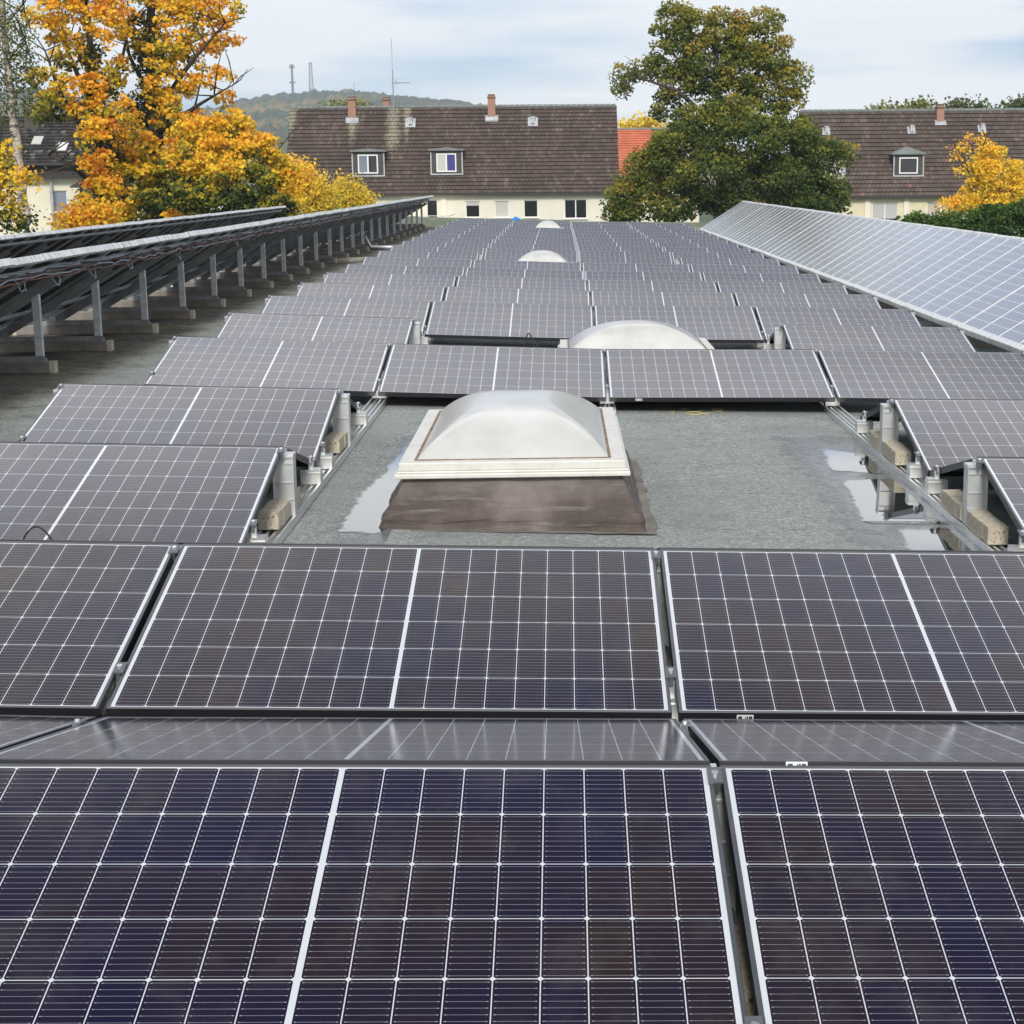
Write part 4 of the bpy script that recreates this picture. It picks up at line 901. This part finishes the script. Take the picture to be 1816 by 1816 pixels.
m.tube([(0.1, 0, z_ - 0.3), (0.35, 0, z_ + 0.35)], 0.012, 4); m.tube([(0.1, 0, z_ + 0.3), (0.35, 0, z_ - 0.1)], 0.012, 4); m.build('aerial', M['mast_l'], an)
tag(an, 'tall thin television antenna standing on the middle house roof', 'antenna')
# low balcony wall with rail by the house
a, b = at(700, 398, 118), at(797, 385, 118); tr = empty('balcony', (a.x, 118, 0)); tr.matrix_world = Matrix.Identity(4)
m = MB(); m.box(a.x, b.x, 118, 118.2, -6.2, at(760, 390, 118).z); m.box(a.x, b.x, 118.2, 124.9, -1.3, -1.2); m.build('front_wall', M['wall_yellow'], tr)
m = MB(); zt = at(770, 383, 118).z
m.tube([(a.x, 118.1, zt), (b.x, 118.1, zt)], 0.03, 6); m.tube([(b.x, 118.1, zt), (b.x, 124.5, zt)], 0.03, 6)
for k in range(9): x = a.x + (b.x - a.x) * k / 8; m.tube([(x, 118.1, -1.2), (x, 118.1, zt)], 0.02, 5)
m.build('railing', M['steel'], tr)
tag(tr, 'low yellowish balcony wall with thin rail below the middle house', 'balcony')
# red roofed house behind
E0, R0 = (150.0, 1.5), (156.0, 5.9)
rh = gable_house('house with bright red tiled roof half hidden behind the big olive tree', 0.5, 12.0, E0, R0, 150.4, M['wall_white'], M['tile_red'], 20, [], verge=(0, -4.3), grp='houses behind the flat roof')
# right house
E2, R2 = (125.0, 0.1), (130.0, 6.45)
wins2 = [(1546, 359, 1593, 400), (1643, 356, 1667, 392)]
ops2 = [wrect(*q, WY) for q in wins2]
pil2 = [(wrect(1533, 350, 1543, 390, WY)[:2]), (wrect(1602, 350, 1612, 390, WY)[:2])]
H2 = gable_house('long yellow house with brown tiled roof and hipped dormer on the right', 18.2, 45.0, E2, R2, WY, M['wall_yellow'], M['tile_brown2'], 21, ops2, pil=pil2, grp='houses behind the flat roof')
window(H2, *ops2[0], WY + 0.11, [M['dark_pane'], M['dark_pane']], blind=0.66); window(H2, *ops2[1], WY + 0.11, [M['dark_pane']], blind=0.7)
nr2 = Vector((0, -(R2[1] - E2[1]), R2[0] - E2[0])).normalized()
q = roof_pt(E2, R2, 1668, 219); t_ = at(1668, 185, q.y); roof_box(H2, q, nr2, 0.85, 0.5, 0.08, 'chimney_flashing', M['lead']); chimney(H2, q + Vector((0, 0.3, 0)), 0.56, 0.56, q.z - 0.3, t_.z, M['brick'])
for px, py in ((1465, 234), (1616, 232), (1741, 229)): vent(H2, roof_pt(E2, R2, px, py), nr2, 0.6)
dormer(H2, 1586, 1637, 271, 312, E2, R2, [M['dark_pane']], M['felt_cap'], 0.35)
dormer(H2, 1456, 1498, 278, 316, E2, R2, [M['blind']], M['felt_cap'], 0.1, M['lead'])
# left house with black roof
E3, R3 = (85.0, 2.62), (89.0, 5.05)
w3 = (91, 338, 118, 376); op3 = wrect(*w3, 85.8)
H3 = gable_house('pale house with black tiled roof behind the birch trunk at the left', -42.0, -20.6, E3, R3, 85.8, M['wall_white'], M['tile_dark'], 15, [op3], grp='houses behind the flat roof')
window(H3, *op3, 85.9, [M['blue_pane']], 0.05)
m = MB(); a, b = at(-200, 287, 85.3), at(230, 314, 85.3); m.box(-42.0, -20.6, 85.25, 85.78, at(80, 315, 85.3).z, 2.55); m.build('fascia', M['fascia'], H3)
m = MB(); x = at(80, 300, 85.2).x; m.tube([(x, 85.15, 2.55), (x + 0.12, 85.6, 1.9), (x + 0.16, 85.7, -6)], 0.06, 7); m.build('downpipe', M['lead'], H3)
nr3 = Vector((0, -(R3[1] - E3[1]), R3[0] - E3[0])).normalized()
q = roof_pt(E3, R3, 57, 232); t_ = at(57, 192, q.y); c_ = chimney(H3, q + Vector((0, 0.4, 0)), 0.72, 0.8, q.z - 0.4, t_.z, M['slate'])
m = MB(); m.box(q.x - 0.42, q.x + 0.42, q.y - 0.1, q.y + 0.9, t_.z + 0.1, t_.z + 0.14); m.build('rain_cowl', M['slate'], c_)
roof_box(H3, roof_pt(E3, R3, 67, 251), nr3, 0.48, 0.75, 0.09, 'roof_window', M['blind']); rw = roof_box(H3, roof_pt(E3, R3, 111, 262), nr3, 0.48, 0.75, 0.09, 'roof_window', M['white_paint'])
m = MB(); a = at(130, 333, 84); b = at(152, 325, 84)
m.hexa([(a.x, 83.4, a.z), (a.x + 2.0, 83.4, a.z), (a.x + 2.0, 85.8, a.z + 0.3), (a.x, 85.8, a.z + 0.3), (a.x, 83.4, a.z + 0.08), (a.x + 2.0, 83.4, a.z + 0.08), (a.x + 2.0, 85.8, a.z + 0.38), (a.x, 85.8, a.z + 0.38)]); m.box(a.x + 0.4, a.x + 0.55, 83.6, 83.75, -6, a.z); m.build('porch', M['slate'], H3)
# white house bits glimpsed through the maples
a, b = at(310, 330, 95.3), at(432, 292, 95.3)
gable_house('white house glimpsed through the orange maple leaves', a.x, b.x, (95.0, b.z), (98.0, b.z + 1.6), 95.3, M['white_paint'], M['tile_dark'], 8, [], grp='houses behind the flat roof')

# ------------------------------------------------------------------ trees
def px2m(Y): return Y / FPX
def foliage(parent, blobs, Y, n, size, mat, seed, cl=9, crad=0.34, shell=0.5, name='crown', droop=0.0):
    """leaf-sized faces in loose clusters; blobs = (px, py, rx, ry, dy, tint) in the direction seen, at distance Y"""
    r = random.Random(seed); k = px2m(Y); V, F, T = [], [], []
    tot = sum(b[2] * b[3] for b in blobs)
    for (px, py, rx, ry, dy, tint) in blobs:
        c = at(px, py, Y + dy); rad = Vector((rx * k, (rx + ry) / 2 * k * 0.9, ry * k)); nc = max(3, int(n / cl * rx * ry / tot))
        for _ in range(nc):
            while True:
                d = Vector((r.uniform(-1, 1), r.uniform(-1, 1), r.uniform(-1, 1)))
                if 0.05 < d.length < 1: break
            d = d.normalized() * (shell + (1 - shell) * r.random() ** 0.7) if r.random() < 0.8 else d
            w_ = 1 + 0.22 * mnoise.noise(d * 2.3 + Vector((px, py, seed)))
            cc = c + Vector((d.x * rad.x, d.y * rad.y, d.z * rad.z)) * w_
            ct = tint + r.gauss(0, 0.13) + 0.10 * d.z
            sq = r.uniform(0.75, 1.25)
            for _ in range(int(cl * r.uniform(0.6, 1.4))):
                if cl >= 20:
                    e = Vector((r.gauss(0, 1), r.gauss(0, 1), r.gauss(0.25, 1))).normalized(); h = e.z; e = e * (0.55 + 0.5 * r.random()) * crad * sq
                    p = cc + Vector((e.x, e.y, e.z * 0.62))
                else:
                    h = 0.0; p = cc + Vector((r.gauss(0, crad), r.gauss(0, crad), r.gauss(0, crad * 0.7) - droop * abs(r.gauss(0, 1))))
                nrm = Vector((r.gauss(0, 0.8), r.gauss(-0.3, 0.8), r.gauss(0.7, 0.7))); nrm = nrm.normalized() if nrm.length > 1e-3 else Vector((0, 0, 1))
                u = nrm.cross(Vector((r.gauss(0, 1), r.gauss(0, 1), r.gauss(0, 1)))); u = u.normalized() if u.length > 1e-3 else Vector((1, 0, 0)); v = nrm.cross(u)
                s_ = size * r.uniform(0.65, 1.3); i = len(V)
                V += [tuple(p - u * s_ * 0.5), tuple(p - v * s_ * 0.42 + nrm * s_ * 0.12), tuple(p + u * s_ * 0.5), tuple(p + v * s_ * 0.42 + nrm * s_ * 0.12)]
                F.append((i, i + 1, i + 2, i + 3)); T.append(max(0.0, min(1.0, ct + 0.10 * h + r.gauss(0, 0.07))))  # tint rises towards clump tops, painting in their brighter light
    me = bpy.data.meshes.new(name); me.from_pydata(V, [], F); me.materials.append(mat)
    at_ = me.attributes.new('tint', 'FLOAT', 'FACE'); at_.data.foreach_set('value', T); me.update()
    return new_obj(name, me, parent)
def limbs(parent, paths, Y, mat, seed, name='trunk', twig=0):
    """paths = list of (list of (px, py, dy), r0, r1)"""
    r = random.Random(seed); m = MB()
    for pts, r0, r1 in paths:
        P3 = [at(a, b, Y + c) for a, b, c in pts]; fine = []
        for i in range(len(P3) - 1):
            for t in range(4): fine.append(P3[i].lerp(P3[i + 1], t / 4) + Vector((r.gauss(0, 1), r.gauss(0, 1), 0)) * (r0 * 0.12))
        fine.append(P3[-1]); n = len(fine); rs = [r0 + (r1 - r0) * i / (n - 1) for i in range(n)]
        m.tube(fine, rs, 7)
        for _ in range(twig):
            i = r.randint(n // 3, n - 1); p = fine[i]; d = Vector((r.gauss(0, 1), r.gauss(0, 0.7), r.uniform(0.2, 1.2))).normalized(); ln = r.uniform(0.7, 2.2)
            q1 = p + d * ln * 0.5 + Vector((r.gauss(0, 0.1), 0, r.gauss(0, 0.1))); q2 = p + d * ln; m.tube([p, q1, q2], [rs[i] * 0.45 + 0.01, 0.022, 0.008], 5)
    return m.build(name, mat, parent, True)
def tree(name, label, cat, base_px, base_py, Y, grp=None):
    b = at(base_px, base_py, Y); r = empty(name, (b.x, Y, -6.2)); r.matrix_world = Matrix.Identity(4); return tag(r, label, cat, grp)
GT = 'trees beyond the roof'
# maples on the left
t = tree('maple_tree', 'left of two tall ivy-clad orange maples beyond the left racks', 'tree', 165, 400, 64, GT)
limbs(t, [([(178, 700, 0), (172, 400, 0), (166, 230, 0), (160, 100, 0), (150, -60, 0)], 0.34, 0.10), ([(168, 260, 0), (110, 170, -1), (80, 90, -1.5)], 0.13, 0.03), ([(166, 200, 0), (120, 90, 1), (95, -20, 1)], 0.11, 0.03), ([(165, 180, 0), (215, 110, 1), (235, 20, 1)], 0.10, 0.03), ([(172, 330, 0), (120, 290, -2), (75, 270, -2)], 0.10, 0.03)], 64, M['bark'], 1, twig=9)
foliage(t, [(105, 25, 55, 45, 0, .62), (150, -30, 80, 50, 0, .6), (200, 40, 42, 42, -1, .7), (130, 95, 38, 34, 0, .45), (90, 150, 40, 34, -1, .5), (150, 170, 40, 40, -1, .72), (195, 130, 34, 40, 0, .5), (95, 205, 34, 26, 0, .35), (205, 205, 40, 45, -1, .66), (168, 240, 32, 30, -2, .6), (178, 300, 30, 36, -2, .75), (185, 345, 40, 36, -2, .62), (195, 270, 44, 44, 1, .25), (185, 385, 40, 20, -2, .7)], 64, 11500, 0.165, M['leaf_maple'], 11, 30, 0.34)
iv = foliage(t, [(162, 120, 13, 70, 0, .05), (166, 200, 17, 60, 0, .05), (180, 300, 26, 70, 0.5, .08), (190, 370, 60, 36, 1, .12)], 64, 5200, 0.13, M['leaf_maple'], 12, 9, 0.2, 0.3, 'ivy')
t = tree('maple_tree', 'right and taller of two ivy-clad orange maples beyond the left racks', 'tree', 275, 400, 66, GT)
limbs(t, [([(285, 700, 0), (280, 400, 0), (274, 230, 0), (270, 90, 0), (266, -80, 0)], 0.38, 0.13), ([(274, 210, 0), (330, 120, -1), (400, 40, -1)], 0.14, 0.03), ([(272, 150, 0), (340, 60, 1), (380, -30, 1)], 0.12, 0.03), ([(276, 240, 0), (345, 190, -1), (415, 150, -1)], 0.12, 0.02), ([(276, 260, 0), (350, 235, 0), (420, 250, 0)], 0.08, 0.02), ([(272, 180, 0), (230, 100, 0), (215, 10, 0)], 0.10, 0.03)], 66, M['bark'], 2, twig=10)
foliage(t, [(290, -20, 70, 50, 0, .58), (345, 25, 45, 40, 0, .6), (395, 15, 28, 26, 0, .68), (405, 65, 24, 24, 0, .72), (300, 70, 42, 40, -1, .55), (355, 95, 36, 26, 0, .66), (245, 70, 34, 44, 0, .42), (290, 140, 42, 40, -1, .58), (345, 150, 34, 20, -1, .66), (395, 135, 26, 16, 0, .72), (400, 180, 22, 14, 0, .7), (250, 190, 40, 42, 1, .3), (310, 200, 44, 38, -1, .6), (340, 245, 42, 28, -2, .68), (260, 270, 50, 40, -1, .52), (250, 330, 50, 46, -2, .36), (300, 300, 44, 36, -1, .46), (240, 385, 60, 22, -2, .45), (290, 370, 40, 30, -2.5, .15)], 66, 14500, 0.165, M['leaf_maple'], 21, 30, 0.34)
foliage(t, [(270, 80, 14, 70, 0, .06), (272, 200, 22, 70, .5, .06), (275, 310, 46, 70, 1.2, .12), (300, 370, 60, 40, 1.5, .12)], 66, 6500, 0.13, M['leaf_maple'], 22, 9, 0.2, 0.3, 'ivy')
t = tree('maple_tree', 'broad yellow maple with dark lower leaves right of the two tall maples', 'tree', 400, 400, 62, GT)
limbs(t, [([(400, 700, 0), (402, 400, 0), (400, 300, 0), (395, 230, 0)], 0.22, 0.06), ([(400, 340, 0), (350, 280, -1), (330, 250, -1)], 0.10, 0.03), ([(402, 330, 0), (460, 290, 0), (490, 270, 0)], 0.09, 0.02)], 62, M['bark'], 3, twig=5)
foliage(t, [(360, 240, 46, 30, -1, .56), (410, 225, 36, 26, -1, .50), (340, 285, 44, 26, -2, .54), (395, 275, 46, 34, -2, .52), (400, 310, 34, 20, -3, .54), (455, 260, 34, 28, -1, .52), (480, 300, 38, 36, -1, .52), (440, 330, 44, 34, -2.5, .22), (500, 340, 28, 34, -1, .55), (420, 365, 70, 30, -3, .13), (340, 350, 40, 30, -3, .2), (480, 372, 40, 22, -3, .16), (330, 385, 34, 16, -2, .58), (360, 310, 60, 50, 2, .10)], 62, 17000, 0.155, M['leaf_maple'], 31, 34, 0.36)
t = tree('autumn_bush', 'low orange bush before the pale house at the left', 'bush', 150, 400, 58, GT)
limbs(t, [([(150, 600, 0), (150, 400, 0), (145, 380, 0)], 0.06, 0.02), ([(150, 420, 0), (180, 385, 0)], 0.04, 0.01)], 58, M['bark'], 4)
foliage(t, [(120, 388, 26, 14, 0, .72), (155, 380, 26, 18, 0, .74), (185, 376, 24, 18, 0, .66), (150, 400, 50, 16, 0, .6)], 58, 1700, 0.15, M['leaf_maple'], 41, 8, 0.2)
t = tree('young_maple', 'young yellow maple at the left edge beside the birch trunk', 'tree', 5, 400, 50, GT)
limbs(t, [([(-10, 700, 0), (-8, 400, 0), (-4, 300, 0), (2, 260, 0)], 0.09, 0.03), ([(-8, 370, 0), (30, 330, 0), (55, 310, 0)], 0.03, 0.01)], 50, M['bark'], 5, twig=3)
foliage(t, [(5, 275, 20, 18, 0, .5), (42, 318, 24, 14, -1, .52), (-5, 330, 30, 24, 0, .55), (8, 365, 24, 22, 0, .5), (20, 395, 40, 16, 0, .2), (-25, 300, 26, 40, 0, .5)], 50, 2300, 0.13, M['leaf_maple'], 51, 8, 0.17)
t = tree('birch_tree', 'birch with slender pale trunk and sparse hanging leaves at the left edge', 'tree', 50, 410, 54, GT)
limbs(t, [([(60, 700, 0), (50, 415, 0), (38, 330, 0), (27, 250, 0), (20, 180, 0), (12, 110, 0), (5, 40, 0), (0, -60, 0)], 0.19, 0.09)], 54, M['birch'], 6)
limbs(t, [([(12, 110, 0), (45, 70, 0), (60, 120, 0)], 0.03, 0.008), ([(5, 50, 0), (40, 10, 0), (55, 60, 0)], 0.03, 0.008), ([(18, 160, 0), (-20, 110, 0), (-30, 170, 0)], 0.03, 0.008)], 54, M['bark'], 7, 'limb', 6)
foliage(t, [(45, 100, 26, 40, 0, .45), (50, 160, 22, 36, 0, .35), (10, 130, 24, 50, 0, .35), (20, 40, 40, 44, 0, .55), (5, 190, 24, 26, 0, .3), (55, 190, 12, 14, 0, .4)], 54, 3400, 0.085, M['leaf_birch'], 61, 9, 0.16, 0.1, droop=0.22)
# bushes before the middle house
t = tree('autumn_bush', 'pale orange bush beside the far end of the left rack', 'bush', 545, 380, 92, GT)
limbs(t, [([(545, 500, 0), (545, 380, 0), (540, 320, 0)], 0.12, 0.03), ([(545, 390, 0), (575, 340, 0)], 0.06, 0.02)], 92, M['bark'], 8, twig=4)
foliage(t, [(535, 310, 26, 22, 0, .72), (520, 340, 26, 26, 0, .58), (555, 345, 34, 30, 0, .48), (580, 355, 22, 24, 0, .35), (545, 378, 46, 18, 0, .3), (512, 300, 16, 18, 0, .85)], 92, 8000, 0.14, M['leaf_yellow'], 81, 10, 0.3)
t = tree('autumn_bush', 'bright yellow bush below the left dormer of the middle house', 'bush', 620, 380, 96, GT)
limbs(t, [([(622, 500, 0), (622, 380, 0), (618, 335, 0)], 0.10, 0.03), ([(622, 390, 0), (645, 350, 0)], 0.06, 0.02)], 96, M['bark'], 9, twig=3)
foliage(t, [(612, 334, 18, 18, 0, .38), (628, 350, 26, 20, 0, .42), (605, 360, 24, 20, 0, .4), (640, 362, 20, 16, 0, .42), (595, 348, 14, 16, 0, .5)], 96, 5500, 0.14, M['leaf_yellow'], 91, 10, 0.3)
# big olive tree on the right
t = tree('chestnut_tree', 'huge olive green tree with domed crown right of the middle house', 'tree', 1285, 395, 88, GT)
limbs(t, [([(1288, 640, 0), (1285, 400, 0), (1280, 280, 0), (1272, 180, 0), (1268, 80, 0)], 0.5, 0.12), ([(1278, 230, 0), (1200, 160, -1), (1110, 130, -1)], 0.16, 0.03), ([(1275, 200, 0), (1340, 130, 0), (1395, 90, 0)], 0.15, 0.03), ([(1285, 330, 0), (1380, 280, -1), (1470, 270, -1)], 0.16, 0.04), ([(1285, 360, 0), (1180, 320, -1), (1110, 330, -1)], 0.16, 0.04), ([(1272, 150, 0), (1215, 70, 0), (1195, 30, 0)], 0.12, 0.03), ([(1120, 140, -1), (1105, 175, -1)], 0.03, 0.01)], 88, M['bark'], 10, twig=4)
foliage(t, [(1195, 42, 38, 32, 0, .55), (1235, 55, 40, 34, 0, .58), (1285, 50, 42, 34, 0, .6), (1330, 75, 44, 34, 0, .58), (1370, 100, 42, 34, 0, .56), (1400, 140, 30, 34, 0, .58), (1405, 180, 24, 22, 0, .6), (1195, 95, 42, 30, 0, .45), (1250, 110, 55, 40, 0, .48), (1320, 130, 60, 40, 0, .50), (1150, 125, 36, 18, 0, .5), (1108, 130, 24, 16, 0, .55), (1105, 160, 12, 12, 0, .5), (1215, 150, 46, 34, 0, .40), (1185, 190, 28, 30, 0, .45), (1350, 40, 30, 26, 0, .6), (1290, 175, 50, 34, 0, .42), (1370, 180, 40, 26, 0, .5)], 88, 30000, 0.165, M['leaf_chestnut'], 101, 60, 0.50, 0.6)
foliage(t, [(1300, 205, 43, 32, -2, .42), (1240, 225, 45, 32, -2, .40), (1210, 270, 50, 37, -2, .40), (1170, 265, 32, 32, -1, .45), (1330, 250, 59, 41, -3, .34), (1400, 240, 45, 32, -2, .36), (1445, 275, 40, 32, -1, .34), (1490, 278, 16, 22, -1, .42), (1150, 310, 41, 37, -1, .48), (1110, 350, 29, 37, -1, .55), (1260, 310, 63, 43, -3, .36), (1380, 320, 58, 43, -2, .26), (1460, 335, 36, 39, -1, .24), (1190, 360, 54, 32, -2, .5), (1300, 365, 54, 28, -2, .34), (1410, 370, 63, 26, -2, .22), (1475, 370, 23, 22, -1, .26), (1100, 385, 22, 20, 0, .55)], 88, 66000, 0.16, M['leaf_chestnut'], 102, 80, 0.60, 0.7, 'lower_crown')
# yellow tree behind the red roof
t = tree('yellow_tree', 'yellow tree showing above the red roof between house and olive tree', 'tree', 1130, 240, 172, GT)
limbs(t, [([(1140, 400, 0), (1138, 300, 0), (1132, 230, 0)], 0.25, 0.05)], 172, M['bark'], 13, twig=4)
foliage(t, [(1115, 236, 24, 20, 0, .36), (1145, 232, 28, 24, 0, .4), (1165, 250, 24, 24, 0, .34), (1125, 258, 34, 20, 0, .3)], 172, 3000, 0.36, M['leaf_yellow'], 131, 8, 0.55)
# tops behind the right house
for j, (px, py, rx, ry, tn, lb) in enumerate(((1575, 196, 34, 9, .55, 'pale green treetop above the right ridge, left of the brick chimney'), (1632, 190, 24, 10, .62, 'yellowish treetop just left of the brick chimney on the right house'), (1720, 190, 44, 12, .35, 'rounded green treetop right of the brick chimney on the right house'), (1806, 188, 22, 10, .35, 'green treetop above the right ridge at the picture edge'))):
    t = tree('background_tree', lb, 'tree', px, py + 20, 160, GT)
    limbs(t, [([(px, 300, 0), (px, py, 0)], 0.2, 0.06)], 160, M['bark'], 140 + j)
    foliage(t, [(px, py + 6, rx, ry + 6, 0, tn), (px - rx * .4, py + 12, rx * .8, ry + 6, 0, tn), (px + rx * .4, py + 12, rx * .8, ry + 6, 0, tn)], 160, 1500, 0.34, M['leaf_birch'], 150 + j, 8, 0.45)
# green treetop behind the first chimney of the middle house
t = tree('background_tree', 'yellow green treetop peeping over the ridge by the first chimney', 'tree', 625, 200, 150, GT)
limbs(t, [([(625, 300, 0), (625, 190, 0)], 0.2, 0.06)], 150, M['bark'], 160)
foliage(t, [(600, 192, 24, 9, 0, .7), (640, 188, 16, 10, 0, .8), (620, 198, 44, 14, 0, .6)], 150, 900, 0.3, M['leaf_birch'], 161, 8, 0.4)
# small golden tree and hedge on the right
t = tree('golden_tree', 'small golden tree glowing in front of the right house', 'tree', 1755, 395, 92, GT)
limbs(t, [([(1750, 560, 0), (1750, 400, 0), (1745, 320, 0), (1738, 250, 0)], 0.13, 0.03), ([(1750, 400, 0), (1720, 330, 0), (1690, 255, 0)], 0.05, 0.012), ([(1750, 390, 0), (1715, 300, 0), (1705, 270, 0)], 0.04, 0.012), ([(1750, 380, 0), (1790, 320, 0)], 0.06, 0.02)], 92, M['bark'], 14, twig=5)
foliage(t, [(1758, 275, 22, 22, 0, .62), (1740, 300, 24, 26, 0, .6), (1765, 310, 34, 26, 0, .55), (1800, 310, 22, 26, 0, .58), (1740, 340, 34, 26, 0, .55), (1790, 345, 34, 30, 0, .52), (1715, 362, 30, 18, 0, .6), (1690, 362, 20, 10, 0, .72), (1765, 370, 50, 22, 0, .5), (1822, 330, 16, 20, 0, .6)], 92, 13000, 0.145, M['leaf_yellow'], 141, 30, 0.36)
foliage(t, [(1735, 252, 18, 16, 0, .85), (1705, 265, 14, 16, 0, .85), (1702, 305, 8, 10, 0, .75), (1665, 372, 12, 8, 0, .9)], 92, 420, 0.17, M['leaf_yellow'], 142, 7, 0.24, name='sparse_leaves')
t = tree('hedge', 'dense green hedge behind the upper edge of the right rack', 'hedge', 1720, 400, 70, GT)
limbs(t, [([(1700, 560, 0), (1700, 400, 0)], 0.08, 0.03), ([(1780, 560, 0), (1780, 400, 0)], 0.08, 0.03)], 70, M['bark'], 15)
foliage(t, [(1625, 393, 26, 13, 0, .6), (1665, 396, 34, 18, 0, .55), (1720, 396, 44, 22, 0, .45), (1775, 388, 50, 26, 0, .4), (1825, 380, 34, 28, 0, .4), (1740, 420, 110, 24, 0, .25)], 70, 17000, 0.12, M['leaf_green'], 151, 40, 0.32)

# ------------------------------------------------------------------ thin haze over the valley
m = MB(); m.box(-3800, 3800, -250, 2900, -7.2, 260)
hz = NT('haze'); hz.t.nodes.remove(hz.b); pv_ = hz.n('ShaderNodeVolumePrincipled'); pv_.inputs['Density'].default_value = 0.00023; pv_.inputs['Color'].default_value = (0.72, 0.86, 1.0, 1); hz.l(pv_.outputs[0], hz.o.inputs['Volume'])
tag(m.build('haze', hz.m), kind='stuff')
